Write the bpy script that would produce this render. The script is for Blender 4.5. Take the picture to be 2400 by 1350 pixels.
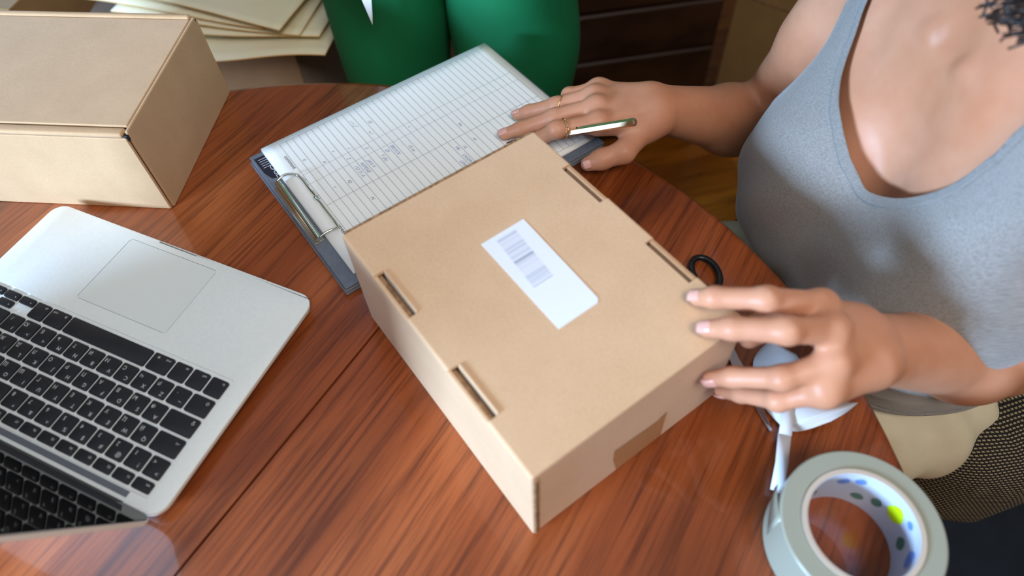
import bpy, bmesh, math, random
import numpy as np
from mathutils import Vector, Matrix

for _o in list(bpy.data.objects): bpy.data.objects.remove(_o, do_unlink=True)
scene = bpy.context.scene
COL = scene.collection
TZ = 0.75                                    # height of the table top; most sizes below are metres above it

# ------------------------------------------------------------------ camera
cam_d = bpy.data.cameras.new('camera'); cam = bpy.data.objects.new('camera', cam_d); COL.objects.link(cam)
cam_d.sensor_width = 36; cam_d.lens = 24.387; cam_d.clip_start = .01; cam_d.clip_end = 60
PITCH, ROLL = 0.9582, -0.0597
_f = Vector((0, math.cos(PITCH), -math.sin(PITCH))); _r = Vector((1, 0, 0)); _u = _r.cross(_f)
_r2 = math.cos(ROLL) * _r + math.sin(ROLL) * _u; _u2 = -math.sin(ROLL) * _r + math.cos(ROLL) * _u
cam.matrix_world = Matrix(((_r2.x, _u2.x, -_f.x, 0), (_r2.y, _u2.y, -_f.y, 0), (_r2.z, _u2.z, -_f.z, TZ + .5328), (0, 0, 0, 1)))
cam_d.dof.use_dof = True; cam_d.dof.focus_distance = .70; cam_d.dof.aperture_fstop = 3.2
scene.camera = cam

# ------------------------------------------------------------------ light: cool daylight of a low window on the left, an added warm overhead lamp behind the photographer
world = bpy.data.worlds.new('sky'); scene.world = world; world.use_nodes = True
world.node_tree.nodes['Background'].inputs[0].default_value = (.75, .87, 1, 1)
world.node_tree.nodes['Background'].inputs[1].default_value = .08
def area(name, loc, target, sx, sy, power, col):
    l = bpy.data.lights.new(name, 'AREA'); l.shape = 'RECTANGLE'; l.size = sx; l.size_y = sy; l.energy = power; l.color = col
    o = bpy.data.objects.new(name, l); COL.objects.link(o); o.location = loc
    o.rotation_euler = (Vector(target) - Vector(loc)).to_track_quat('-Z', 'Y').to_euler(); return o
area('overhead_fill_light', (.40, -.70, 2.655), (.3, .1, .75), .9, .9, 20, (1, .89, .77))  # added warm light from above, no such source seen; lifts the upward faces
area('daylight_side_window', (-2.13, -1.05, 1.44), (0, .2, .9), .75, .45, 108, (.44, .68, 1.0))
vs = scene.view_settings; vs.view_transform = 'Standard'; vs.look = 'None'; vs.gamma = 1; vs.use_curve_mapping = False; vs.exposure = 0.8

try:
    cy = scene.cycles; cy.max_bounces = 5; cy.diffuse_bounces = 3; cy.glossy_bounces = 3; cy.transmission_bounces = 4; cy.transparent_max_bounces = 4
    cy.caustics_reflective = False; cy.caustics_refractive = False; cy.use_denoising = True
except AttributeError: pass

# ------------------------------------------------------------------ helpers
def link(o, parent=None):
    COL.objects.link(o)
    if parent is not None: o.parent = parent
    return o
def tag(o, label=None, cat=None, group=None, kind=None):
    if label: o['label'] = label
    if cat: o['category'] = cat
    if group: o['group'] = group
    if kind: o['kind'] = kind
    return o
def thing(name, label, cat, loc=(0, 0, 0), rz=0.0, group=None):
    o = bpy.data.objects.new(name, None); link(o); o.location = loc; o.rotation_euler = (0, 0, rz); o.empty_display_size = .05
    return tag(o, label, cat, group)
def mobj(name, verts, faces, mat, parent=None, smooth=False, loc=None):
    me = bpy.data.meshes.new(name); me.from_pydata([tuple(v) for v in verts], [], [tuple(f) for f in faces]); me.update()
    if smooth: me.shade_smooth()
    if mat: me.materials.append(mat)
    o = bpy.data.objects.new(name, me); link(o, parent)
    if loc is not None: o.location = loc
    return o
def npobj(name, co, F, mat, parent=None, smooth=True):
    me = bpy.data.meshes.new(name); n = F.shape[1]
    me.vertices.add(len(co)); me.vertices.foreach_set('co', np.ascontiguousarray(co, np.float32).ravel())
    me.loops.add(F.size); me.loops.foreach_set('vertex_index', np.ascontiguousarray(F, np.int32).ravel())
    me.polygons.add(len(F)); me.polygons.foreach_set('loop_start', np.arange(0, F.size, n, dtype=np.int32))
    me.update(calc_edges=True); me.validate()
    if smooth: me.shade_smooth()
    me.materials.append(mat)
    return link(bpy.data.objects.new(name, me), parent)
class MB:
    """collects simple shapes of ONE part"""
    def __init__(s): s.bm = bmesh.new()
    def box(s, x0, x1, y0, y1, z0, z1, bev=0, seg=2, mtx=None):
        r = bmesh.ops.create_cube(s.bm, size=1); v = r['verts']
        for q in v: q.co = Vector(((x0 + x1) / 2 + q.co.x * (x1 - x0), (y0 + y1) / 2 + q.co.y * (y1 - y0), (z0 + z1) / 2 + q.co.z * (z1 - z0)))
        if bev:
            e = list({ed for q in v for ed in q.link_edges})
            rr = bmesh.ops.bevel(s.bm, geom=e, offset=bev, segments=seg, affect='EDGES', profile=.5); v = list({q for f in rr['faces'] for q in f.verts} | {q for q in v if q.is_valid})
        if mtx is not None: bmesh.ops.transform(s.bm, matrix=mtx, verts=v)
        return s
    def prism(s, pts, z0, z1, bev=0, seg=2):
        n = len(pts); a = [s.bm.verts.new((p[0], p[1], z0)) for p in pts]; b = [s.bm.verts.new((p[0], p[1], z1)) for p in pts]
        fs = [s.bm.faces.new(a[::-1]), s.bm.faces.new(b)]
        for i in range(n): fs.append(s.bm.faces.new((a[i], a[(i + 1) % n], b[(i + 1) % n], b[i])))
        if bev:
            e = [ed for ed in fs[1].edges]
            bmesh.ops.bevel(s.bm, geom=e, offset=bev, segments=seg, affect='EDGES', profile=.5)
        return s
    def tube(s, pts, r, n=10, closed=False, cap=True, flat=1.0, upv=(0, 0, 1)):
        P = [Vector(p) for p in pts]; R = r if hasattr(r, '__len__') else [r] * len(P); rings = []
        for i, p in enumerate(P):
            if closed: t = P[(i + 1) % len(P)] - P[i - 1]
            else: t = P[min(i + 1, len(P) - 1)] - P[max(i - 1, 0)]
            t.normalize(); u = Vector(upv)
            if abs(t.dot(u)) > .95: u = Vector((1, 0, 0)) if abs(t.x) < .9 else Vector((0, 1, 0))
            a = t.cross(u).normalized(); b = a.cross(t).normalized()
            rings.append([s.bm.verts.new(p + R[i] * (math.cos(2 * math.pi * k / n) * a + flat * math.sin(2 * math.pi * k / n) * b)) for k in range(n)])
        m = len(rings)
        for i in range(m if closed else m - 1):
            A, B = rings[i], rings[(i + 1) % m]
            for k in range(n): s.bm.faces.new((A[k], A[(k + 1) % n], B[(k + 1) % n], B[k]))
        if cap and not closed: s.bm.faces.new(rings[0][::-1]); s.bm.faces.new(rings[-1])
        return s
    def lathe(s, prof, n=64, closed=False):
        rings = [[s.bm.verts.new((r * math.cos(2 * math.pi * k / n), r * math.sin(2 * math.pi * k / n), z)) for k in range(n)] for r, z in prof]
        m = len(rings)
        for i in range(m if closed else m - 1):
            A, B = rings[i], rings[(i + 1) % m]
            for k in range(n): s.bm.faces.new((A[k], A[(k + 1) % n], B[(k + 1) % n], B[k]))
        return s
    def build(s, name, mat, parent=None, smooth=False, loc=None, autosmooth=None):
        bmesh.ops.recalc_face_normals(s.bm, faces=s.bm.faces)
        me = bpy.data.meshes.new(name); s.bm.to_mesh(me); s.bm.free()
        if smooth: me.shade_smooth()
        if autosmooth is not None: me.shade_smooth(); me.set_sharp_from_angle(angle=autosmooth)
        me.materials.append(mat)
        o = bpy.data.objects.new(name, me); link(o, parent)
        if loc is not None: o.location = loc
        return o
def rrect(x0, x1, y0, y1, r, n=6):
    out = []
    for cx, cy, a0 in ((x1 - r, y1 - r, 0), (x0 + r, y1 - r, 90), (x0 + r, y0 + r, 180), (x1 - r, y0 + r, 270)):
        for i in range(n + 1):
            a = math.radians(a0 + 90 * i / n); out.append((cx + r * math.cos(a), cy + r * math.sin(a)))
    return out
def smooth_pts(P, n=6, closed=False):
    P = [np.array(p, float) for p in P]; out = []; m = len(P)
    for i in range(m if closed else m - 1):
        p0 = P[i - 1] if (closed or i > 0) else P[0]; p1 = P[i]; p2 = P[(i + 1) % m]; p3 = P[(i + 2) % m] if (closed or i + 2 < m) else P[-1]
        for k in range(n):
            t = k / n; out.append(.5 * ((2 * p1) + (-p0 + p2) * t + (2 * p0 - 5 * p1 + 4 * p2 - p3) * t * t + (-p0 + 3 * p1 - 3 * p2 + p3) * t ** 3))
    if not closed: out.append(P[-1])
    return out
def text_mesh(s, size, align='LEFT'):
    c = bpy.data.curves.new('t', 'FONT'); c.body = s; c.size = size; c.align_x = align; c.resolution_u = 2
    o = bpy.data.objects.new('t', c); COL.objects.link(o)
    dg = bpy.context.evaluated_depsgraph_get(); me = bpy.data.meshes.new_from_object(o.evaluated_get(dg))
    v = [tuple(q.co) for q in me.vertices]; f = [tuple(p.vertices) for p in me.polygons]
    bpy.data.objects.remove(o); bpy.data.curves.remove(c); bpy.data.meshes.remove(me)
    return v, f
class Ink:
    """flat print gathered into one mesh: words and strokes lying on a surface"""
    def __init__(s): s.v = []; s.f = []
    def add(s, v, f):
        n = len(s.v); s.v += v; s.f += [tuple(i + n for i in q) for q in f]
    def word(s, txt, size, x, y, rot=0.0, z=0.0, align='LEFT', sx=1.0, shear=0.0):
        v, f = text_mesh(txt, size, align); c, q = math.cos(rot), math.sin(rot)
        s.add([(x + c * (p[0] * sx + shear * p[1]) - q * p[1], y + q * (p[0] * sx + shear * p[1]) + c * p[1], z) for p in v], f)
    def bar(s, x0, y0, x1, y1, w, z=0.0):
        d = math.hypot(x1 - x0, y1 - y0) or 1; nx, ny = -(y1 - y0) / d * w / 2, (x1 - x0) / d * w / 2
        s.add([(x0 + nx, y0 + ny, z), (x0 - nx, y0 - ny, z), (x1 - nx, y1 - ny, z), (x1 + nx, y1 + ny, z)], [(0, 1, 2, 3)])
    def stroke(s, pts, w, z=0.0):
        for a, b in zip(pts[:-1], pts[1:]): s.bar(a[0], a[1], b[0], b[1], w, z)
    def build(s, name, mat, parent): return mobj(name, s.v, s.f, mat, parent)

# ------------------------------------------------------------------ materials
def M(name, col=(.8, .8, .8), rough=.5, metal=0.0, spec=.5, coat=0.0, coat_r=.1, trans=0.0, ior=1.45, sss=0.0, sheen=0.0):
    m = bpy.data.materials.new(name); m.use_nodes = True; b = m.node_tree.nodes['Principled BSDF']
    b.inputs['Base Color'].default_value = (*col, 1); b.inputs['Roughness'].default_value = rough; b.inputs['Metallic'].default_value = metal
    b.inputs['Specular IOR Level'].default_value = spec; b.inputs['Coat Weight'].default_value = coat; b.inputs['Coat Roughness'].default_value = coat_r
    b.inputs['Transmission Weight'].default_value = trans; b.inputs['IOR'].default_value = ior
    if sss: b.inputs['Subsurface Weight'].default_value = sss; b.inputs['Subsurface Radius'].default_value = (1, .35, .2); b.inputs['Subsurface Scale'].default_value = .006
    if sheen: b.inputs['Sheen Weight'].default_value = sheen; b.inputs['Sheen Roughness'].default_value = .5
    return m
def nd(m, t, **kw):
    n = m.node_tree.nodes.new(t)
    for k, v in kw.items(): setattr(n, k, v)
    return n
def noise(m, scale=(1, 1, 1), s=5, detail=4, rough=.55, dist=0.0, coord='Object', rot=(0, 0, 0)):
    tc = nd(m, 'ShaderNodeTexCoord'); mp = nd(m, 'ShaderNodeMapping'); mp.inputs['Scale'].default_value = scale; mp.inputs['Rotation'].default_value = rot
    nz = nd(m, 'ShaderNodeTexNoise'); nz.inputs['Scale'].default_value = s; nz.inputs['Detail'].default_value = detail; nz.inputs['Roughness'].default_value = rough; nz.inputs['Distortion'].default_value = dist
    L = m.node_tree.links; L.new(tc.outputs[coord], mp.inputs['Vector']); L.new(mp.outputs[0], nz.inputs['Vector']); return nz.outputs['Fac']
def ramp(m, fac, stops):
    r = nd(m, 'ShaderNodeValToRGB'); e = r.color_ramp.elements
    while len(e) < len(stops): e.new(.5)
    for i, (p, c) in enumerate(stops): e[i].position = p; e[i].color = (*c, 1) if len(c) == 3 else c
    m.node_tree.links.new(fac, r.inputs[0]); return r.outputs[0]
def mixc(m, a, b, fac, mode='MIX'):
    x = nd(m, 'ShaderNodeMix', data_type='RGBA', blend_type=mode); L = m.node_tree.links
    for k, v in ((6, a), (7, b)):
        if isinstance(v, tuple): x.inputs[k].default_value = (*v, 1)
        else: L.new(v, x.inputs[k])
    if isinstance(fac, (int, float)): x.inputs[0].default_value = fac
    else: L.new(fac, x.inputs[0])
    return x.outputs[2]
def setin(m, name, sock): m.node_tree.links.new(sock, m.node_tree.nodes['Principled BSDF'].inputs[name])
def bump(m, fac, strength=.2, dist=.001):
    b = nd(m, 'ShaderNodeBump'); b.inputs['Strength'].default_value = strength; b.inputs['Distance'].default_value = dist
    m.node_tree.links.new(fac, b.inputs['Height']); setin(m, 'Normal', b.outputs[0])
def blotch(name, c0, c1, s=20, rough=.7, bmp=0, bs=None, detail=3, **kw):
    m = M(name, c0, rough, **kw); f = noise(m, s=s, detail=detail); setin(m, 'Base Color', ramp(m, f, [(.35, c0), (.65, c1)]))
    if bmp: bump(m, noise(m, s=bs or s * 8, detail=3), bmp)
    return m
def srgb(r, g, b): return tuple(((c / 255) / 12.92 if c / 255 <= .04045 else ((c / 255 + .055) / 1.055) ** 2.4) for c in (r, g, b))

def wood(name, dark, mid, light, along=1.2, across=26, rough=.3, coat=.55, rot=0.0):
    m = M(name, mid, rough, coat=coat, coat_r=.06, spec=.4)
    big = noise(m, (along * .7, across * .22, 1), 2.2, 3, .55, .6, rot=(0, 0, rot)); fine = noise(m, (along * 2.2, across * 3.2, 4), 2.6, 4, .65, .2, rot=(0, 0, rot)); pore = noise(m, (along * 5, across * 14, 6), 3, 2, .5, 0, rot=(0, 0, rot))
    c = ramp(m, big, [(.30, dark), (.50, mid), (.70, light)])
    c = mixc(m, c, ramp(m, fine, [(.33, (.26, .19, .15)), (.52, (1, 1, 1))]), .70, 'MULTIPLY')
    c = mixc(m, c, ramp(m, pore, [(.32, (.40, .32, .28)), (.45, (1, 1, 1))]), .40, 'MULTIPLY')
    setin(m, 'Base Color', c); bump(m, fine, .06, .0006); return m
MT = {}
MT['table'] = wood('varnished_cherry', srgb(100, 46, 18), srgb(146, 72, 32), srgb(170, 92, 48))
def cardboard(name, base, dark):
    m = M(name, base, .62, spec=.35, sheen=.32)
    f = noise(m, (1, 1, 1), 22, 4, .6); g = noise(m, (1, 1, 1), 420, 2, .6)
    c = ramp(m, f, [(.3, dark), (.7, base)]); c = mixc(m, c, ramp(m, g, [(.3, (.80, .78, .74)), (.6, (1, 1, 1))]), .35, 'MULTIPLY')
    setin(m, 'Base Color', c); bump(m, g, .05, .0004); return m
MT['kraft'] = cardboard('kraft_cardboard', srgb(224, 183, 143), srgb(216, 174, 133))
MT['kraft2'] = cardboard('kraft_cardboard_darker', srgb(212, 171, 127), srgb(203, 161, 117))
MT['kraft_bg'] = cardboard('kraft_cardboard_old', srgb(170, 134, 82), srgb(158, 122, 72))
MT['kraft_dark'] = cardboard('kraft_cardboard_brown', srgb(122, 86, 52), srgb(112, 78, 46))
MT['sheet_edge'] = M('tissue_edge', srgb(232, 190, 128), .8)
MT['raw'] = blotch('corrugated_raw_edge', srgb(120, 84, 56), srgb(176, 136, 96), 260, .9)
MT['tapeclear'] = M('brown_packing_film', srgb(192, 150, 110), .25, spec=.5)
MT['label'] = M('label_paper', srgb(240, 241, 247), .55)
MT['grey_ink'] = M('faded_grey_ink', srgb(206, 209, 222), .6)
MT['grey_ink2'] = M('grey_ink', srgb(158, 161, 180), .6)
MT['alu'] = blotch('anodised_aluminium', srgb(236, 240, 238), srgb(240, 243, 240), 300, .40, metal=.15, spec=.5)
MT['alu_pad'] = M('trackpad_glass', srgb(232, 236, 233), .36, metal=.12)
MT['groove'] = M('groove_dark', srgb(110, 114, 114), .6)
MT['key'] = blotch('black_key_plastic', srgb(30, 30, 33), srgb(36, 36, 40), 60, .48)
MT['legend'] = M('key_legend_white', srgb(205, 205, 205), .5)
MT['hinge'] = M('hinge_black', srgb(16, 16, 18), .45)
MT['vent'] = M('speaker_strip_grey', srgb(120, 124, 130), .5, metal=.5)
MT['screen'] = M('glass_screen', srgb(6, 6, 8), .04, spec=.5)
MT['rubber'] = M('black_rubber', srgb(14, 14, 16), .7)
MT['board'] = blotch('grey_vinyl', srgb(104, 110, 122), srgb(112, 118, 130), 180, .45, .05, 900)
MT['board_edge'] = M('grey_vinyl_edge', srgb(126, 130, 138), .5)
MT['chrome'] = M('nickel_plate', srgb(225, 222, 205), .14, metal=1.0)
MT['paper'] = blotch('white_paper', srgb(247, 246, 242), srgb(250, 249, 246), 9, .75)
MT['line'] = M('printed_line', srgb(128, 134, 142), .7)
MT['print'] = M('printed_word', srgb(70, 70, 76), .7)
MT['blue'] = M('blue_ballpoint', srgb(158, 162, 205), .7)
MT['pencil'] = M('grey_pencil', srgb(150, 152, 160), .7)
MT['sticker'] = M('black_sticker', srgb(38, 38, 48), .4)
MT['sticker_w'] = M('sticker_white', srgb(210, 210, 225), .5)
def skin():
    m = M('skin', srgb(202, 142, 110), .46, spec=.4, sss=.22)
    f = noise(m, (1, 1, 1), 9, 4); g = noise(m, (1, 1, 1), 60, 4)
    c = ramp(m, f, [(.3, srgb(193, 131, 97)), (.7, srgb(210, 154, 124))]); c = mixc(m, c, ramp(m, g, [(.35, (.93, .88, .86)), (.6, (1, 1, 1))]), .5, 'MULTIPLY')
    setin(m, 'Base Color', c); bump(m, noise(m, (1, 1, 1), 700, 1), .05, .0004); return m
MT['skin'] = skin()
MT['nail'] = M('pink_nail', srgb(220, 162, 146), .22, spec=.5, coat=.4)
MT['gold'] = M('yellow_gold', srgb(226, 182, 120), .2, metal=1.0)
MT['pen'] = M('champagne_metal', srgb(222, 196, 158), .24, metal=.9)
MT['pen_black'] = M('pen_tip_black', srgb(22, 22, 24), .4)
def heather(name, a, b):
    m = M(name, a, .85, sheen=.3); f = noise(m, (30, 260, 260), 3, 4, .6, coord='Object'); g = noise(m, (1, 1, 1), 900, 2)
    c = ramp(m, f, [(.3, a), (.7, b)]); c = mixc(m, c, ramp(m, g, [(.3, (.82, .82, .82)), (.6, (1, 1, 1))]), .5, 'MULTIPLY'); setin(m, 'Base Color', c); bump(m, g, .15, .0005); return m
MT['tank'] = heather('grey_heather_jersey', srgb(120, 115, 110), srgb(150, 145, 141))
MT['band'] = heather('grey_rib_knit', srgb(118, 114, 110), srgb(142, 139, 136))
MT['cream_cloth'] = blotch('cream_linen', srgb(206, 194, 164), srgb(218, 208, 180), 14, .85, .2, 300)
MT['green'] = blotch('green_cotton', srgb(0, 106, 62), srgb(0, 118, 72), 7, .8, .12, 260)
MT['white_cloth'] = M('white_cotton', srgb(244, 244, 244), .8)
MT['hair'] = blotch('dark_brown_hair', srgb(34, 23, 18), srgb(52, 36, 28), 60, .45)
MT['tape'] = M('frosted_adhesive_tape', srgb(184, 186, 168), .25, trans=.30, spec=.5)
MT['core'] = M('cardboard_core_rim', srgb(196, 182, 166), .7)
MT['core_in'] = M('core_liner_white', srgb(196, 206, 224), .3)
MT['p_blue'] = M('print_blue', srgb(96, 140, 214), .35); MT['p_green'] = M('print_green', srgb(60, 120, 108), .35); MT['p_yellow'] = M('print_yellow', srgb(206, 236, 20), .35)
MT['liner'] = M('translucent_liner', srgb(222, 222, 226), .45, trans=.25)
MT['strip'] = M('white_strip', srgb(232, 234, 242), .5)
MT['steel'] = M('steel_blade', srgb(190, 194, 200), .25, metal=1.0)
MT['blackp'] = M('black_plastic', srgb(18, 18, 20), .35)
def hounds():
    m = M('houndstooth_cloth', srgb(120, 108, 84), .9)
    tc = nd(m, 'ShaderNodeTexCoord'); sep = nd(m, 'ShaderNodeSeparateXYZ'); L = m.node_tree.links; L.new(tc.outputs['Object'], sep.inputs[0])
    def stripe(sock, per, w):
        a = nd(m, 'ShaderNodeMath', operation='MULTIPLY'); a.inputs[1].default_value = 1 / per; L.new(sock, a.inputs[0])
        b = nd(m, 'ShaderNodeMath', operation='FRACT'); L.new(a.outputs[0], b.inputs[0]); c = nd(m, 'ShaderNodeMath', operation='LESS_THAN'); L.new(b.outputs[0], c.inputs[0]); c.inputs[1].default_value = w; return c.outputs[0]
    def add(a, b, k=1.0):
        x = nd(m, 'ShaderNodeMath', operation='MULTIPLY_ADD'); L.new(b, x.inputs[0]); x.inputs[1].default_value = k; L.new(a, x.inputs[2]); return x.outputs[0]
    u = add(sep.outputs[0], sep.outputs[2], .7); v = add(sep.outputs[1], sep.outputs[2], 1.0)
    s1 = stripe(u, .0046, .36); s2 = stripe(v, .0046, .56)
    mx = nd(m, 'ShaderNodeMath', operation='MAXIMUM'); L.new(s1, mx.inputs[0]); L.new(s2, mx.inputs[1])
    setin(m, 'Base Color', mixc(m, srgb(152, 138, 108), srgb(22, 19, 17), mx.outputs[0])); return m
MT['hounds'] = hounds()
MT['chair_black'] = M('chair_black', srgb(22, 22, 26), .6)
MT['floor'] = wood('oak_floor', srgb(150, 82, 14), srgb(178, 100, 22), srgb(196, 118, 34), 1.0, 10, .4, .2)
MT['wall'] = blotch('wall_paint', srgb(120, 106, 92), srgb(126, 112, 98), 3, .9)
MT['ceil'] = M('ceiling_paint', srgb(226, 220, 210), .9)
MT['white_frame'] = M('white_window_paint', srgb(236, 236, 232), .4)
MT['darkwood'] = wood('dark_brown_wood', srgb(44, 26, 16), srgb(58, 36, 22), srgb(70, 45, 28), 1.0, 14, .45, .2)
MT['slab'] = blotch('navy_slab', srgb(11, 12, 15), srgb(16, 18, 22), 40, .95, .3, 600)
MT['cream_sheet'] = blotch('cream_tissue', srgb(240, 228, 192), srgb(244, 234, 204), 6, .8)
MT['shoe'] = M('brown_shoe', srgb(60, 44, 36), .5)
# ------------------------------------------------------------------ organic surfaces (signed distance field -> mesh)
def V3(*a): return np.array(a, dtype=np.float64)
class Field:
    """grid of signed distances; blobs are blended in one after the other and turned into one closed skin"""
    def __init__(s, lo, hi, h):
        s.lo = np.array(lo, float); s.h = h
        s.n = np.ceil((np.array(hi) - s.lo) / h).astype(int) + 1
        s.d = np.full(tuple(s.n), 0.05, np.float32)
    def _win(s, lo, hi):
        i0 = np.clip(np.floor((lo - s.lo) / s.h).astype(int), 0, s.n); i1 = np.clip(np.ceil((hi - s.lo) / s.h).astype(int) + 1, 0, s.n)
        if np.any(i1 <= i0): return None
        ax = [(s.lo[k] + s.h * np.arange(i0[k], i1[k])).astype(np.float32) for k in range(3)]
        return tuple(slice(a, b) for a, b in zip(i0, i1)), ax
    def _mix(s, sl, d, k, sub=False):
        cur = s.d[sl]
        if sub:
            hh = np.maximum(k - np.abs(cur + d), 0) / k
            s.d[sl] = np.maximum(cur, -d) + hh * hh * k * .25
        else:
            hh = np.maximum(k - np.abs(cur - d), 0) / k
            s.d[sl] = np.minimum(cur, d) - hh * hh * k * .25
    def cone(s, a, b, ra, rb, k=.006, sub=False):
        a = np.array(a, float); b = np.array(b, float); pad = max(ra, rb) + k + 3 * s.h
        w = s._win(np.minimum(a, b) - pad, np.maximum(a, b) + pad)
        if w is None: return
        sl, (X, Y, Z) = w
        X = X[:, None, None] - a[0]; Y = Y[None, :, None] - a[1]; Z = Z[None, None, :] - a[2]
        ba = b - a; L = max(float(ba @ ba), 1e-12)
        t = np.clip((X * ba[0] + Y * ba[1] + Z * ba[2]) / L, 0, 1)
        d = np.sqrt((X - t * ba[0]) ** 2 + (Y - t * ba[1]) ** 2 + (Z - t * ba[2]) ** 2) - (ra + (rb - ra) * t)
        s._mix(sl, d.astype(np.float32), k, sub)
    def chain(s, pts, rad, k=.005):
        for i in range(len(pts) - 1): s.cone(pts[i], pts[i + 1], rad[i], rad[i + 1], k)
    def ell(s, c, r, B=None, k=.02, sub=False):
        c = np.array(c, float); r = np.array(r, float); pad = r.max() + k + 3 * s.h
        w = s._win(c - pad, c + pad)
        if w is None: return
        sl, (X, Y, Z) = w
        X = X[:, None, None] - c[0]; Y = Y[None, :, None] - c[1]; Z = Z[None, None, :] - c[2]
        if B is None: B = np.eye(3)
        q = [(X * B[i][0] + Y * B[i][1] + Z * B[i][2]) / r[i] for i in range(3)]
        k0 = np.sqrt(q[0] ** 2 + q[1] ** 2 + q[2] ** 2); k1 = np.sqrt((q[0] / r[0]) ** 2 + (q[1] / r[1]) ** 2 + (q[2] / r[2]) ** 2)
        s._mix(sl, (k0 * (k0 - 1) / np.maximum(k1, 1e-6)).astype(np.float32), k, sub)
    def mesh(s, off=0.0):
        D = s.d - off; n = s.n
        ins = D < 0
        cnt = np.zeros(tuple(n - 1), np.int8)
        for i in (0, 1):
            for j in (0, 1):
                for k in (0, 1): cnt += ins[i:n[0] - 1 + i, j:n[1] - 1 + j, k:n[2] - 1 + k]
        ci = np.argwhere((cnt > 0) & (cnt < 8))
        vid = np.full(tuple(n - 1), -1, np.int32); vid[ci[:, 0], ci[:, 1], ci[:, 2]] = np.arange(len(ci))
        acc = np.zeros((len(ci), 3)); num = np.zeros(len(ci))
        E = [((0,0,0),(1,0,0)),((0,1,0),(1,1,0)),((0,0,1),(1,0,1)),((0,1,1),(1,1,1)),((0,0,0),(0,1,0)),((1,0,0),(1,1,0)),
             ((0,0,1),(0,1,1)),((1,0,1),(1,1,1)),((0,0,0),(0,0,1)),((1,0,0),(1,0,1)),((0,1,0),(0,1,1)),((1,1,0),(1,1,1))]
        for e0, e1 in E:
            a = D[ci[:, 0] + e0[0], ci[:, 1] + e0[1], ci[:, 2] + e0[2]]; b = D[ci[:, 0] + e1[0], ci[:, 1] + e1[1], ci[:, 2] + e1[2]]
            m = (a < 0) != (b < 0)
            t = np.where(m, a / np.where(m, a - b, 1), 0)
            for q in range(3): acc[:, q] += m * (e0[q] + t * (e1[q] - e0[q]))
            num += m
        co = s.lo + s.h * (ci + acc / num[:, None])
        F = []
        for ax in range(3):
            u, v = [(1, 2), (2, 0), (0, 1)][ax]
            A = np.take(ins, range(n[ax] - 1), ax); Bq = np.take(ins, range(1, n[ax]), ax)
            e = np.argwhere(A != Bq)
            ok = (e[:, u] > 0) & (e[:, v] > 0) & (e[:, u] < n[u] - 1) & (e[:, v] < n[v] - 1)
            e = e[ok]
            du = np.zeros(3, int); du[u] = 1; dv = np.zeros(3, int); dv[v] = 1
            g = lambda p: vid[p[:, 0], p[:, 1], p[:, 2]]
            quad = np.stack([g(e - du - dv), g(e - dv), g(e), g(e - du)], 1)
            flip = ~A[e[:, 0], e[:, 1], e[:, 2]]
            quad[flip] = quad[flip][:, ::-1]
            F.append(quad)
        F = np.concatenate(F); F = F[(F >= 0).all(1)]
        return co, F
    def at(s, P):
        q = (np.asarray(P) - s.lo) / s.h; i = np.clip(np.floor(q).astype(int), 0, s.n - 2); f = q - i; r = 0
        for a in (0, 1):
            for b in (0, 1):
                for c in (0, 1):
                    w = (f[..., 0] if a else 1 - f[..., 0]) * (f[..., 1] if b else 1 - f[..., 1]) * (f[..., 2] if c else 1 - f[..., 2])
                    r = r + w * s.d[i[..., 0] + a, i[..., 1] + b, i[..., 2] + c]
        return r
def relax(co, F, it=2, lam=.5):
    e = np.concatenate([F[:, [0, 1]], F[:, [1, 2]], F[:, [2, 3]], F[:, [3, 0]]])
    for _ in range(it):
        acc = np.zeros_like(co); n = np.zeros(len(co))
        for a, b in ((0, 1), (1, 0)):
            for q in range(3): acc[:, q] += np.bincount(e[:, a], co[e[:, b], q], len(co))
            n += np.bincount(e[:, a], minlength=len(co))
        co = co + lam * (acc / np.maximum(n, 1)[:, None] - co)
    return co
# ------------------------------------------------------------------ the seated woman: where her joints are (metres above the table top)
TR = V3(-.124, .992, 0); TF = V3(-.992, -.124, 0); TO = V3(.33, .43, .2); UP = V3(0, 0, 1)
TB = [TR, TF, UP]
def tp(a, f, z):                      # a: towards her right, f: forward, z: up from the notch of her throat
    return TO + a * TR + f * TF + V3(0, .26 * max(min(z, 0), -.15), z)
S_R = tp(.152, -.050, -.018); S_L = tp(-.150, -.065, -.018)
E_R = V3(.314, .644, -.063); E_L = V3(.438, .291, -.036)
W_R = V3(.163, .5665, .038); W_L = V3(.2480, .2370, .094)
HAND_R = dict(
    index=[V3(.0975,.5375,.050), V3(.0547,.5313,.050), V3(.0382,.5400,.031), V3(.028,.5431,.021)],
    middle=[V3(.0985,.5600,.052), V3(.0547,.5574,.043), V3(.0198,.5610,.027), V3(.0014,.5620,.0195)],
    ring=[V3(.0985,.5815,.048), V3(.0582,.5808,.039), V3(.0299,.5882,.026), V3(.017,.5909,.020)],
    pinky=[V3(.106,.6010,.041), V3(.074,.6000,.036), V3(.067,.586,.023), V3(.080,.580,.020)],
    thumb=[V3(.1476,.5475,.032), V3(.1222,.5150,.029), V3(.0997,.5128,.023), V3(.0858,.5118,.0185)])
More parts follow.
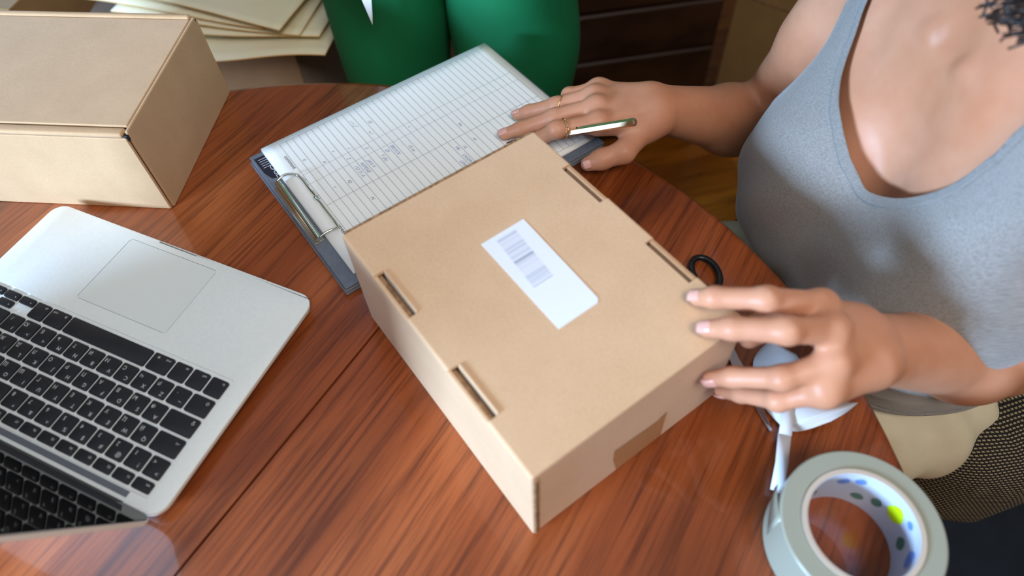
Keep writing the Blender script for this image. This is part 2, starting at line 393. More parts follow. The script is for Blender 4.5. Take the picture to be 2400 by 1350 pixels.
HAND_L = dict(
    index=[V3(.2102,.2531,.130), V3(.1684,.2509,.145), V3(.1382,.2623,.134), V3(.1300,.2690,.1245)],
    middle=[V3(.2115,.2325,.131), V3(.1748,.2255,.146), V3(.1443,.2348,.137), V3(.1310,.2425,.1255)],
    ring=[V3(.2110,.2140,.120), V3(.1779,.2093,.111), V3(.1522,.2229,.090), V3(.1395,.2282,.079)],
    pinky=[V3(.2060,.2010,.105), V3(.1805,.2050,.086), V3(.1650,.2240,.060), V3(.1560,.2350,.044)],
    thumb=[V3(.2300,.2580,.092), V3(.2020,.2710,.088), V3(.1850,.2660,.084), V3(.1740,.2580,.082)])
FR = dict(index=(.0100,.0085,.0076,.0062), middle=(.0102,.0088,.0078,.0064), ring=(.0098,.0083,.0074,.0060), pinky=(.0088,.0074,.0066,.0054), thumb=(.0150,.0115,.0104,.0078))
def torso(F, bridge=False):
    k = .03
    F.ell(tp(0, -.092, -.095), (.128, .086, .155), TB, k)
    F.ell(tp(0, -.075, -.010), (.125, .058, .055), TB, .04)
    for s in (1, -1):
        F.cone(tp(.05 * s, -.07, .018), tp(.142 * s, -.066, -.016), .042, .044, .03)
        w = 1.0 if s > 0 else .86
        F.cone(tp(.058 * s, -.042, -.045), tp(.080 * s * w, -.014 if s > 0 else -.03, -.145), .036, .058 * w, .05)
        F.ell(tp(.084 * s * w, -.002 if s > 0 else -.020, -.164), (.072 * w, .068, .072), TB, .02 if not bridge else .05)
    for s in (1, -1): F.cone(tp((.104 if s > 0 else .095) * s, -.002 if s > 0 else -.004, -.100), tp((.124 if s > 0 else .104) * s, -.050, .020), .0255, .0225, .03)
    if bridge:
        for a in (.075, .0, -.065): F.cone(tp(a, -.012 if a > 0 else -.03, -.185), tp(a * .8, -.040, -.330), .056, .060, .06)
    F.ell(tp(0, -.092, -.250), (.122, .088, .150), TB, .05)
    F.ell(tp(0, -.098, -.390), (.135, .112, .110), TB, .05)
def arm(F, S, E, W):
    ax = (E - S) / np.linalg.norm(E - S)
    F.cone(S, S + ax * .11, .045, .043, .03)
    F.cone(S + ax * .09, E - ax * .015, .0435, .037, .02)
    fx = W - E
    F.cone(E, E + fx * .30, .037, .0385, .007)
    F.cone(E + fx * .28, E + fx * .98, .0385, .0245, .02)
def hand(F, H, W, E, side):
    up = V3(0, 0, 1); d = (H['middle'][0] - W); d = d / np.linalg.norm(d)
    lat = np.cross(up, d); lat /= np.linalg.norm(lat)
    sgn = 1 if (H['index'][0] - H['pinky'][0]) @ lat > 0 else -1
    fa = (W - E) / np.linalg.norm(W - E)
    F.cone(W - fa * .05, W + lat * .010, .021, .018, .008); F.cone(W - fa * .05, W - lat * .010, .021, .018, .008)
    off = dict(index=.016, middle=.006, ring=-.005, pinky=-.015)
    for f in ('index', 'middle', 'ring', 'pinky'):
        m = H[f][0]
        F.cone(W + lat * sgn * off[f] + d * .008, m - up * .003, .0155, .0115, .014)
    # heel of the thumb
    t = H['thumb']
    F.cone(W + lat * sgn * .012 + d * .01 - up * .004, t[0], .017, .0155, .014)
    F.cone(t[0], H['index'][0] * .55 + W * .45 - up * .012, .012, .011, .012)
    for f in ('index', 'middle', 'ring', 'pinky'):
        m = H[f][0]
        F.ell(m + up * .0035, (.0105, .0095, .0085), None, .008)
        F.chain(H[f], FR[f], .0045)
        F.ell(H[f][1], (FR[f][1] * 1.02,) * 3, None, .004)
    F.chain(t, FR['thumb'], .006)
def body_field(h=.002):
    F = Field((.0 - .012, .165, -.125), (.535, .705, .50), h)
    torso(F)
    # collar bones, throat, neck and head
    for s in (1, -1):
        F.cone(tp(.022 * s, -.017, -.004), tp(.125 * s, -.040, .008), .0070, .0070, .012)
        F.ell(tp(.024 * s, -.014, -.005), (.009, .008, .008), TB, .010)
    F.cone(tp(-.012, .016, -.070), tp(-.010, .024, -.150), .0035, .015, .016, sub=True)
    F.ell(tp(0, .000, .014), (.011, .012, .014), TB, .018, sub=True)
    F.cone(tp(0, -.085, .01), tp(0, -.055, .125), .052, .050, .03)
    F.ell(tp(0, -.035, .205), (.072, .088, .095), TB, .02)
    F.cone(tp(0, -.010, .150), tp(0, .022, .125), .045, .024, .02)
    F.cone(tp(0, .045, .195), tp(0, .064, .168), .009, .012, .008)
    for s in (1, -1):
        F.ell(tp(.031 * s, .055, .200), (.016, .012, .011), TB, .006, sub=True)
        F.ell(tp(.031 * s, .040, .200), (.0135, .0135, .0135), TB, .002)
        F.ell(tp(.072 * s, -.035, .190), (.008, .018, .030), TB, .006)
    F.ell(tp(0, .052, .143), (.022, .008, .005), TB, .004); F.ell(tp(0, .050, .134), (.020, .008, .006), TB, .004)
    arm(F, S_R, E_R, W_R); arm(F, S_L, E_L, W_L)
    hand(F, HAND_R, W_R, E_R, 1); hand(F, HAND_L, W_L, E_L, -1)
    return F
# ------------------------------------------------------------------ the room (absolute heights)
def struct(name, mb, mat): return tag(mb.build(name, mat), kind='structure')
X0, X1, Y0, Y1, ZC = -2.1, 2.3, -1.9, 2.7, 2.75
floor = struct('floor', MB().box(X0, X1, Y0, Y1, -.12, -.012), MT['floor'])
random.seed(4)
ang = math.radians(14); pl_me = None
for r in range(-3, 13):
    for c in range(-2, 4):
        L = .62; x = (c + (.5 if r % 2 else 0)) * L; y = r * .155
        wx, wy = .10 + math.cos(ang) * x - math.sin(ang) * y, .62 + math.sin(ang) * x + math.cos(ang) * y
        if not (-.7 < wx < 1.9 and .2 < wy < 2.45): continue
        if pl_me is None:
            o = MB().box(-L / 2 + .0006, L / 2 - .0006, -.0767, .0767, -.012, 0, .0012, 1).build('plank', MT['floor'], floor); pl_me = o.data
        else: o = link(bpy.data.objects.new('plank', pl_me), floor)
        o.location = (wx, wy, random.uniform(-.0004, .0004)); o.rotation_euler = (0, 0, ang)
rest = MB()
for b in ((X0, -.7, Y0, Y1), (1.9, X1, Y0, Y1), (-.7, 1.9, Y0, .2), (-.7, 1.9, 2.45, Y1)): rest.box(b[0], b[1], b[2], b[3], -.012, -.001)
rest.build('floor_surround', MT['floor'], floor)
struct('ceiling', MB().box(X0, X1, Y0, Y1, ZC, ZC + .1), MT['ceil'])
struct('wall_far', MB().box(X0, X1, Y1, Y1 + .1, 0, ZC), MT['wall'])
struct('wall_right', MB().box(X1, X1 + .1, Y0, Y1, 0, ZC), MT['wall'])
struct('wall_near', MB().box(X0, X1, Y0 - .1, Y0, 0, ZC), MT['wall'])
wz0, wz1, wy0, wy1 = 1.18, 1.72, -1.50, -.60
struct('wall_left', MB().box(X0 - .1, X0, Y0, wy0, 0, ZC).box(X0 - .1, X0, wy1, Y1, 0, ZC).box(X0 - .1, X0, wy0, wy1, 0, wz0).box(X0 - .1, X0, wy0, wy1, wz1, ZC), MT['wall'])
w2 = struct('window_1', MB().box(X0 - .04, X0 + .06, wy0 - .02, wy1 + .02, wz0 - .03, wz0), MT['white_frame'])
for y in (wy0, wy1 - .03): MB().box(X0 - .09, X0 - .05, y, y + .03, wz0, wz1, .004).build('window_frame', MT['white_frame'], w2)
for z in (wz0, wz1 - .03): MB().box(X0 - .09, X0 - .05, wy0, wy1, z, z + .03, .004).build('window_frame', MT['white_frame'], w2)
cl = thing('overhead_fill', 'added square white overhead lamp above the photographer', 'fill', (.40, -.70, ZC))  # invented frame, out of view, that houses the added overhead light
lf = MB()
for b in ((-.50, .50, -.50, -.46), (-.50, .50, .46, .50), (-.50, -.46, -.46, .46), (.46, .50, -.46, .46)): lf.box(b[0], b[1], b[2], b[3], -.075, 0)
lf.build('fill_frame', MT['white_frame'], cl)
MB().box(-.455, .455, -.455, .455, -.02, -.002).build('fill_back', MT['white_frame'], cl)
for nm, b in (('baseboard_far', (X0, X1, Y1 - .02, Y1)), ('baseboard_right', (X1 - .02, X1, Y0, Y1 - .02))):
    struct(nm, MB().box(b[0], b[1], b[2], b[3], 0, .09, .004), MT['white_frame'])

# ------------------------------------------------------------------ round table: two half leaves meeting in a seam
SA = math.atan2(.2165, .1456)                # direction of the seam
tab = thing('dining_table', 'round glossy reddish-brown wooden table with a seam across its top', 'table', (-.25, .15, 0), SA)
RT = .55
def half_leaf(sgn):
    mb = MB(); n = 72; g = .0011
    prof = [(RT - .012, -.030), (RT - .003, -.027), (RT, -.019), (RT, -.010), (RT - .0015, -.005), (RT - .005, -.0015), (RT - .011, 0)]
    rings = []
    for r, z in prof:
        a0 = math.asin(g / r); rings.append([mb.bm.verts.new((r * math.cos(a0 + (math.pi - 2 * a0) * k / n), sgn * r * math.sin(a0 + (math.pi - 2 * a0) * k / n), TZ + z)) for k in range(n + 1)])
    for A, B in zip(rings[:-1], rings[1:]):
        for k in range(n): mb.bm.faces.new((A[k], A[k + 1], B[k + 1], B[k]))
    mb.bm.faces.new(rings[-1]); mb.bm.faces.new(rings[0])
    mb.bm.faces.new([r[0] for r in rings] + [r[-1] for r in rings[::-1]])
    return mb.build('table_leaf', MT['table'], tab, autosmooth=.6)
half_leaf(1); half_leaf(-1)
MB().lathe([(.24, TZ - .09), (.24, TZ - .0305), (.22, TZ - .0305), (.22, TZ - .09)], 48, True).build('apron', MT['darkwood'], tab, autosmooth=.6)
MB().lathe([(.0, TZ - .09), (.10, TZ - .09), (.07, TZ - .14), (.05, TZ - .30), (.065, TZ - .45), (.09, .14), (.0, .12)], 32).build('pedestal', MT['darkwood'], tab, smooth=True)
for k in range(4):
    a = math.radians(45 + 90 * k); c, s = math.cos(a), math.sin(a)
    MB().tube([(c * .05, s * .05, .17), (c * .20, s * .20, .13), (c * .33, s * .33, .04), (c * .38, s * .38, .025)], [.035, .032, .026, .024], 12).build('foot', MT['darkwood'], tab, smooth=True)
# ------------------------------------------------------------------ mailer box in the middle (axes: x along its long side, y across)
AX, AY, ATH, AL, AW, AH = .00491, .14806, 2.15753, .2444, .19, .1168
t = .0032
bxa = thing('shipping_box', 'closed tan cardboard mailer box with a white barcode label on its lid', 'box', (AX, AY, TZ), ATH)
# lid panel with four slots along its long edges (outline with notches, rounded folds left and right)
def notched():
    e = .0022; p = [(0, -e), (0, -AW + e)]
    sl = [(.0473, .0945), (.1469, .1952)]
    for a, b in sl: p += [(a, -AW + e), (a, -AW + .0095), (b, -AW + .0095), (b, -AW + e)]
    p += [(AL, -AW + e), (AL, -e)]
    for a, b in sl[::-1]: p += [(b, -e), (b, -.0105), (a, -.0105), (a, -e)]
    return p
lid = MB().prism(notched(), AH - t, AH).build('lid_panel', MT['kraft'], bxa)
def fold(y, sgn):        # rounded fold strips between the slots
    for a, b in ((0, .0473), (.0945, .1469), (.1952, AL)):
        prof = [(y + sgn * .0022 * (1 - math.cos(q)) - sgn * .0022 * 0, AH - .0022 + .0022 * math.sin(q)) for q in [math.pi / 2 * i / 5 for i in range(6)]]
        vs = []; fs = []
        for i, (yy, zz) in enumerate(prof): vs += [(a, yy, zz), (b, yy, zz)]
        vs += [(a, y + sgn * .0022, AH - t), (b, y + sgn * .0022, AH - t)]
        n = len(prof)
        for i in range(n - 1): fs.append((2 * i, 2 * i + 1, 2 * i + 3, 2 * i + 2))
        fs.append(tuple(range(0, 2 * n, 2)) + (2 * n,)); fs.append(tuple(range(1, 2 * n, 2)) + (2 * n + 1,))
        mobj('fold_edge', vs, fs, MT['kraft'], lid, smooth=False)
fold(0.0, -1); fold(-AW, 1)
MB().box(0, AL, -t, 0, 0, AH - .0022, .0006, 1).build('side_panel', MT['kraft'], bxa)
MB().box(0, AL, -AW, -AW + t, 0, AH - .0022, .0006, 1).build('side_panel', MT['kraft'], bxa)
MB().box(0, t, -AW + t, -t, 0, AH - t, .0006, 1).build('end_panel', MT['kraft'], bxa)
MB().box(AL - t, AL, -AW + t, -t, 0, AH - t, .0006, 1).build('end_panel', MT['kraft'], bxa)
MB().box(t, AL - t, -AW + t, -t, .0003, t).build('base_panel', MT['kraft'], bxa)
for a, b in ((.0473, .0945), (.1469, .1952)):
    # inside each slot: the raw corrugated edge of the folded wall and, proud of the lid, the lip of the slot
    MB().box(a + .0008, b - .0008, -.0062, -.0036, AH - .05, AH - .0035).build('slot_liner', MT['raw'], bxa)
    MB().box(a + .0006, b - .0006, -.0105, -.0086, AH - .03, AH + .0012, .0004, 1).build('slot_tab', MT['kraft'], bxa)
    MB().box(a + .0008, b - .0008, -AW + .0034, -AW + .0052, AH - .05, AH - .0010, .0003, 1).build('slot_tab', MT['kraft'], bxa)
    MB().box(a + .0008, b - .0008, -AW + .0060, -AW + .0093, AH - .05, AH - .006).build('slot_liner', MT['raw'], bxa)
# corner where the flaps meet, and patches of packing film
MB().box(-.0022, .0004, -.0050, -.0006, .004, AH - .004, .0006, 1).build('flap_edge', MT['raw'], bxa)
lip = MB(); lip.prism([(AL + .0002, -.002), (AL + .0030, -.004), (AL + .0034, -AW * .5), (AL + .0028, -AW + .004), (AL + .0002, -AW + .002)], AH - .006, AH - .0004); lip.build('lid_lip', MT['raw'], bxa)
mobj('packing_film', [(-.0004, -.082, .002), (-.0004, -.129, .002), (-.0004, -.127, .050), (-.0004, -.118, .044), (-.0004, -.075, .050), (-.0004, -.076, .030)], [(0, 1, 2, 3, 4, 5)], MT['tapeclear'], bxa)
MB().prism([(.1706, -.1222), (.0775, -.1195), (.0745, -.1165), (.0742, -.0808), (.1702, -.0812)][::-1], AH + .0001, AH + .0004).build('shipping_label', MT['label'], bxa)
lab = [o for o in bxa.children if o.name.startswith('shipping_label')][0]
tag(lab, 'white adhesive barcode label')
random.seed(7); ik = Ink(); ik2 = Ink(); x = .1650
while x > .1135:
    w = random.choice((.0006, .0006, .0011, .0017)); dk = abs(x - .1387) < .0011 or x < .1150
    (ik2 if dk else ik).bar(x, -.1105 + .004 * (.165 - x) / .05, x, -.0925 + .004 * (.165 - x) / .05, w, AH + .0005); x -= w / 2 + random.choice((.0008, .0009, .0013)) + .0003
ik.build('barcode', MT['grey_ink'], lab); ik2.build('barcode_bar', MT['grey_ink2'], lab)

# ------------------------------------------------------------------ larger box at the upper left
BX, BY, BTH, BW, BH, BL = -.3475, .5005, -.1356, .186, .1031, .40
bxb = thing('cardboard_carton', 'large tan cardboard box beside the laptop with dark gaps at its lid corners', 'box', (BX, BY, TZ), BTH)
MB().box(-BL, -.0034, .0115, BW - .0085, BH - .0032, BH, .0010, 2).build('lid_panel', MT['kraft2'], bxb)
fl = MB().box(-BL, -.0050, 0, .0105, BH - .0060, BH - .0006, .0024, 3).build('front_fold', MT['kraft2'], bxb, autosmooth=.7)
MB().box(-BL, -.0045, BW - .0075, BW, BH - .0055, BH + .0018, .0026, 3).build('rear_fold', MT['kraft2'], bxb, autosmooth=.7)
MB().box(-BL, -.0022, .0002, .0034, 0, BH - .0062, .0008, 1).build('front_panel', MT['kraft2'], bxb)
MB().box(-BL, 0, BW - .0034, BW, 0, BH - .0056, .0008, 1).build('rear_panel', MT['kraft2'], bxb)
MB().box(-.0032, 0, .0040, BW - .0036, 0, BH - .0004, .0008, 1).build('end_panel', MT['kraft2'], bxb)
MB().box(-BL, -BL + .0032, .0036, BW - .0036, 0, BH - .0034).build('end_panel', MT['kraft2'], bxb)
MB().box(-BL + .004, -.004, .004, BW - .004, .0004, .003).build('base_panel', MT['kraft2'], bxb)
for yy in (.0062, BW - .0052): MB().box(-.0046, -.0006, yy - .0052, yy + .0044, BH - .010, BH - .0035, .0008, 1).build('corner_gap', MT['hinge'], bxb)

# ------------------------------------------------------------------ laptop (x towards its user's right, y from its front edge to the hinge)
LX, LY, LTH = -.1798, .3659, 2.6792
lap = thing('laptop', 'open silver laptop with black keys, lid tilted back towards the viewer', 'laptop', (LX, LY, TZ), LTH)
LW, LD, LZ = .314, .219, .0145
def shell():
    bm = bmesh.new()
    out = rrect(0, LW, 0, LD, .0145, 7)
    # scoop in the front edge: cut into the outline between the two lower corners
    i = 7 * 3; out2 = out[:21] + [(LW / 2 - .0250, 0), (LW / 2 - .0232, .0022), (LW / 2 + .0232, .0022), (LW / 2 + .0250, 0)] + out[21:]
    def ring(pts, z, ins=0):
        cx, cy = LW / 2, LD / 2
        return [bm.verts.new((p[0] + (ins if p[0] < cx else -ins), p[1] + (ins if p[1] < cy else -ins), z)) for p in pts]
    rs = [ring(out2, .0016, .0130), ring(out2, .0040, .0065), ring(out2, .0070, .0022), ring(out2, .0095, .0004), ring(out2, LZ - .0012, 0), ring(out2, LZ - .0003, .0004), ring(out2, LZ, .0012)]
    for A, B in zip(rs[:-1], rs[1:]):
        n = len(A)
        for k in range(n): bm.faces.new((A[k], A[(k + 1) % n], B[(k + 1) % n], B[k]))
    bm.faces.new(rs[0][::-1])
    holes = [rrect(.0172, LW - .0172, .0985, .2085, .003, 3), rrect(.1045, .2095, .0090, .0845, .003, 3), ]
    edges = [e for e in rs[-1][0].link_edges if False]
    def loop_edges(vs): return [bm.edges.get((vs[k], vs[(k + 1) % len(vs)])) or bm.edges.new((vs[k], vs[(k + 1) % len(vs)])) for k in range(len(vs))]
    edges = loop_edges(rs[-1])
    for h, dz in zip(holes, (.0013, .0006)):
        a = [bm.verts.new((p[0], p[1], LZ)) for p in h]; edges += loop_edges(a)
        ins = .0006 if dz > .001 else 0
        cx = sum(p[0] for p in h) / len(h); cy = sum(p[1] for p in h) / len(h)
        b = [bm.verts.new((p[0] + (ins if p[0] < cx else -ins), p[1] + (ins if p[1] < cy else -ins), LZ - dz)) for p in h]
        n = len(a)
        for k in range(n): bm.faces.new((a[k], b[k], b[(k + 1) % n], a[(k + 1) % n]))
        bm.faces.new(b)
    bmesh.ops.triangle_fill(bm, use_beauty=True, use_dissolve=False, edges=edges, normal=(0, 0, 1))
    m = MB(); m.bm.free(); m.bm = bm
    return m.build('base', MT['alu'], lap, autosmooth=.5)
shell()
MB().prism(rrect(.1049, .2091, .0094, .0841, .0028, 3), LZ - .0005, LZ - .00012).build('trackpad', MT['alu_pad'], lap)
tr_edge = MB()
for a, b in (((.1047, .0092), (.2093, .0092)), ((.2093, .0092), (.2093, .0843)), ((.2093, .0843), (.1047, .0843)), ((.1047, .0843), (.1047, .0092))):
    tr_edge.box(min(a[0], b[0]) - .00015, max(a[0], b[0]) + .00015, min(a[1], b[1]) - .00015, max(a[1], b[1]) + .00015, LZ - .0006, LZ - .0002)
tr_edge.build('trackpad_groove', MT['groove'], lap)
for x, y in ((.02, .02), (LW - .02, .02), (.02, LD - .02), (LW - .02, LD - .02)):
    MB().lathe([(0, 0), (.007, 0), (.0075, .0018), (0, .0018)], 16).build('rubber_foot', MT['rubber'], lap, loc=(x, y, 0))
# keys
PIT = .01905; GAP = .0026; KX0 = .0192 - GAP / 2 + .0006; KY0 = .1010; RP = .0189
rows = [
 [(1, 'fn'), (1, 'ctrl'), (1, 'alt'), (1.25, 'cmd|⌘'), (5, ''), (1.25, '⌘|cmd'), (1, 'alt'), (1, '◂h'), (1, '▴▾'), (1, '▸h')],
 [(1.25, '⇧'), (1, '~|`'), (1, 'Z|Я'), (1, 'X|Ч'), (1, 'C|С'), (1, 'V|М'), (1, 'B|И'), (1, 'N|Т'), (1, 'M|Ь'), (1, '<|Б'), (1, '>|Ю'), (1, '?|/'), (2.25, '')],
 [(1.75, '⇪'), (1, 'A|Ф'), (1, 'S|Ы'), (1, 'D|В'), (1, 'F|А'), (1, 'G|П'), (1, 'H|Р'), (1, 'J|О'), (1, 'K|Л'), (1, 'L|Д'), (1, ':|Ж'), (1, '"|Э'), (1, '|'), (.75, '')],
 [(1.5, '⇥'), (1, 'Q|Й'), (1, 'W|Ц'), (1, 'E|У'), (1, 'R|К'), (1, 'T|Е'), (1, 'Y|Н'), (1, 'U|Г'), (1, 'I|Ш'), (1, 'O|Щ'), (1, 'P|З'), (1, '{|Х'), (1, '}|Ъ'), (1, '')],
 [(1, '>|<'), (1, '!|1'), (1, '@|2'), (1, '#|3'), (1, '$|4'), (1, '%|5'), (1, '^|6'), (1, '&|7'), (1, '*|8'), (1, '(|9'), (1, ')|0'), (1, '_|-'), (1, '+|='), (1.5, '')]]
LEG = {}
def legend(txt, w, d, half=False):
    ik = Ink(); s = .0050
    if txt and txt != '|':
        a, _, b = txt.partition('|')
        if len(txt) > 1 and not b: ik.word(a, .0030, -w / 2 + .0022, -d / 2 + .0024)
        elif len(a) > 1 or len(b) > 1: ik.word(a, .0030, -w / 2 + .0022, -d / 2 + .0024); ik.word(b, .0030, w / 2 - .0075, -d / 2 + .0024)
        elif not b: ik.word(a, .0042, -w / 2 + .0024, -d / 2 + .003)
        else: ik.word(a, s, -w / 2 + .0026, d / 2 - .0058); ik.word(b, s, w / 2 - .0060, -d / 2 + .0026)
    return ik
KMESH = {}
def key(x0, x1, y0, y1, txt=''):
    w, d = x1 - x0 - GAP, y1 - y0 - GAP; kk = (round(w, 5), round(d, 5))
    if kk not in KMESH:
        o = MB().prism(rrect(-w / 2, w / 2, -d / 2, d / 2, .0016, 3), 0, .0022, .0004, 2).build('key', MT['key'], lap, autosmooth=.6); KMESH[kk] = o.data
    else: o = link(bpy.data.objects.new('key', KMESH[kk]), lap)
    o.location = ((x0 + x1) / 2, (y0 + y1) / 2, LZ - .0012)
    if txt:
        ik = legend(txt, w, d)
        if ik.v: q = ik.build('key_legend', MT['legend'], o); q.location = (0, 0, .00225)
for r, row in enumerate(rows):
    x = KX0; tot = sum(k[0] for k in row); sc = (LW - 2 * KX0) / tot if r else (LW - 2 * KX0) / tot
    y = KY0 + RP * r
    for w, txt in row:
        if txt.endswith('h'): key(x, x + w * sc, y, y + RP * .54, txt[0])
        elif txt == '▴▾': key(x, x + w * sc, y, y + RP * .54, '▾'); key(x, x + w * sc, y + RP * .48, y + RP, '▴')
        else: key(x, x + w * sc, y, y + RP, txt)
        x += w * sc
fw = (LW - 2 * KX0) / 14
for k in range(14): key(KX0 + fw * k, KX0 + fw * (k + 1), KY0 + RP * 5, KY0 + RP * 5.62, ['esc', 'F1', 'F2', 'F3', 'F4', 'F5', 'F6', 'F7', 'F8', 'F9', 'F10', 'F11', 'F12', ''][k])
# hinge and lid
MB().box(.034, LW - .034, .2092, .2142, LZ - .001, LZ + .0004).build('speaker_strip', MT['vent'], lap)
MB().tube([(.034, .2165, .0080), (LW - .034, .2165, .0080)], .0052, 16).build('hinge_bar', MT['hinge'], lap, autosmooth=.6)
lidm = Matrix.Translation((0, .2165, .0112)) @ Matrix.Rotation(math.radians(180 - 112.0), 4, 'X')
def lidpart(mb, name, mat, parent=lap, **kw):
    bmesh.ops.transform(mb.bm, matrix=lidm, verts=mb.bm.verts); return mb.build(name, mat, parent, **kw)
# lid local: y runs up the lid away from the hinge, +z faces the keyboard
ld = lidpart(MB().prism(rrect(0, LW, .0045, .2165, .0125, 6), -.0042, -.0004, .0006, 2), 'lid', MT['alu'], autosmooth=.5)
lidpart(MB().prism(rrect(.0012, LW - .0012, .0056, .2155, .0116, 6), -.0006, .0004, .0002, 1), 'screen', MT['screen'], ld)
lidpart(MB().prism(rrect(.034, LW - .034, -.0040, .0100, .002, 2), -.0030, .0006), 'lid_hinge_cover', MT['hinge'], ld)

# ------------------------------------------------------------------ clipboard (x away from the clip, y towards the far side; papers hang towards -y)
CX_, CY_, CTH = -.2635, .5701, .5832
clb = thing('clipboard', 'grey vinyl clipboard with a wire clip, half under the mailer box', 'clipboard', (CX_, CY_, TZ), CTH)
MB().box(-.0150, .3010, -.2200, -.0005, .0060, .0092, .0010, 2).build('board', MT['board'], clb)
MB().box(-.0165, .3000, -.2215, -.0010, .0002, .0030, .0010, 2).build('back_cover', MT['board'], clb)
MB().box(-.0160, .2995, -.2205, -.2175, .0028, .0064, .0006, 1).build('spine', MT['board_edge'], clb)
MB().box(-.0040, .2950, -.0045, -.0020, .0028, .0062).build('spine', MT['board_edge'], clb)
st = MB().prism([(-.0125, -.0075), (.012, -.0075), (.012, -.052), (-.0085, -.046), (-.0120, -.034)][::-1], .0093, .0095).build('sticker', MT['sticker'], clb)
ik = Ink()
for k in range(5): ik.bar(-.0095, -.012 - k * .0036, .004, -.0125 - k * .0036, .0007, .0097)
ik.word('CASE', .0095, -.0035, -.026, -math.pi / 2, .0097)
ik.build('sticker_print', MT['sticker_w'], st)
cb = MB(); cb.tube([(-.0075, -.0605, .0150), (-.0082, -.1560, .0150)], .0031, 14, flat=.8); cb.build('clip_bar', MT['chrome'], clb, autosmooth=.6)
cb = MB(); cb.box(-.0135, -.0030, -.1555, -.0615, .0092, .0108, .0004, 1); cb.build('clip_plate', MT['chrome'], clb)
wire = smooth_pts([(-.0070, -.0600, .0165), (.0010, -.0590, .0185), (.0080, -.0625, .0190), (.0140, -.0690, .0175), (.0146, -.0900, .0160), (.0148, -.1030, .0165), (.0130, -.1070, .0180), (.0146, -.1120, .0170), (.0146, -.1300, .0165), (.0142, -.1520, .0170), (.0110, -.1565, .0185), (.0020, -.1560, .0190), (-.0070, -.1558, .0165)], 5)
MB().tube(wire, .00125, 8).build('clip_wire', MT['chrome'], clb, smooth=True)
# papers
def sheet(name, x0, x1, y0, y1, z, curl, mat, nx=24, ny=12):
    vs = [(x0 + (x1 - x0) * i / nx, y0 + (y1 - y0) * j / ny, z + curl(i / nx, j / ny)) for j in range(ny + 1) for i in range(nx + 1)]
    fs = [(j * (nx + 1) + i, j * (nx + 1) + i + 1, (j + 1) * (nx + 1) + i + 1, (j + 1) * (nx + 1) + i) for j in range(ny) for i in range(nx)]
    return vs, fs
pap = thing('form_sheet', 'white ruled form with handwriting, top sheet on the clipboard', 'paper', (CX_, CY_, TZ), CTH)
curl = lambda u, v: .0006 * math.sin(u * 3.1) + .0010 * max(0, u - .9) * 8 * (v > .5) * (v - .5)
vs_, fs_ = sheet('s', 0, .297, -.210, 0, .0120, curl, MT['paper'])
o = mobj('sheet', vs_, fs_, MT['paper'], pap, smooth=True); sm = o.modifiers.new('t', 'SOLIDIFY'); sm.thickness = .0002; sm.offset = -1
for k in range(4):
    s2 = thing('blank_sheet', 'white sheet in the stack under the ruled form', 'paper', (CX_ + .0006 * (k % 3 - 1), CY_ + .0004 * k, TZ), CTH + .0015 * (k % 2), 'sheets under the form')
    v2, f2 = sheet('s', 0, .297, -.210, 0, .0097 + .00048 * k, lambda u, v: .0006 * math.sin(u * 3.1), MT['paper'], 12, 4)
    o = mobj('sheet', v2, f2, MT['paper'], s2, smooth=True); sm = o.modifiers.new('t', 'SOLIDIFY'); sm.thickness = .0002; sm.offset = -1
def zp(x): return .0126 + .0006 * math.sin(x / .297 * 3.1) - .0004
g = Ink(); nrow = 35; xr0, xr1 = .0190, .2885
for k in range(nrow + 1):
    x = xr0 + (xr1 - xr0) * k / nrow; g.bar(x, -.0065, x, -.2040, .00036, zp(x))
for y, w in ((-.0065, .00022), (-.0650, .00024), (-.0810, .00024), (-.1185, .00034), (-.1870, .00034), (-.2040, .0003)):
    for k in range(12):
        xa = xr0 + (xr1 - xr0) * k / 12; xb = xr0 + (xr1 - xr0) * (k + 1) / 12
        g.bar(xa, y, xb, y, w, (zp(xa) + zp(xb)) / 2 + .00003)
g.build('ruled_grid', MT['line'], pap)
rowx = lambda k: xr0 + (xr1 - xr0) * k / nrow + .0018
def written(txt, x, y, size, mat, name, shear=0.0):
    k = Ink(); k.word(txt, size, x, y, -math.pi / 2, zp(x) + .0002, sx=.95 if shear else 1.0, shear=shear); k.build(name, mat, pap)
for txt, y in (('comment', -.0270), ('colour', -.0655), ('model', -.0905), ('street', -.1490)): written(txt, .0145, y, .0062, MT['print'], 'printed_word')
for k, y, s in ((6, -.0870, '152 21 A'), (7, -.0870, 'ASPENE'), (8, -.0880, 'JAN V'), (10, -.0900, 'T (A)'), (11, -.0860, '29'), (12, -.0840, 'BROCK'), (19, -.1290, 'YR'), (18, -.1500, 'UMA'), (19, -.1440, 'LASERIN'), (20, -.1330, '16'), (17, -.1620, 'RO'), (22, -.130, 'ax')):
    written(s, rowx(k), y, .0056, MT['blue'], 'handwritten_word', .25)
for k, y, s in ((5, -.052, 'v'), (7, -.058, '1'), (6, -.072, '2'), (9, -.070, '5'), (11, -.050, 'v /'), (12, -.034, '10'), (16, -.070, 'v'), (1, -.044, 'k'), (4, -.1010, '42'), (14, -.096, '16 ns'), (5, -.137, 'N'), (2, -.100, 'r'), (22, -.100, 'Vis'), (3, -.060, '4')):
    written(s, rowx(k), y, .0056, MT['pencil'], 'handwritten_word', .25)
hp = Ink(); hp.stroke([(rowx(10), -.022), (rowx(10) + .002, -.028), (rowx(10) - .001, -.032), (rowx(10) + .0045, -.036)], .0004, zp(rowx(10)) + .0002); hp.build('tick_mark', MT['pencil'], pap)

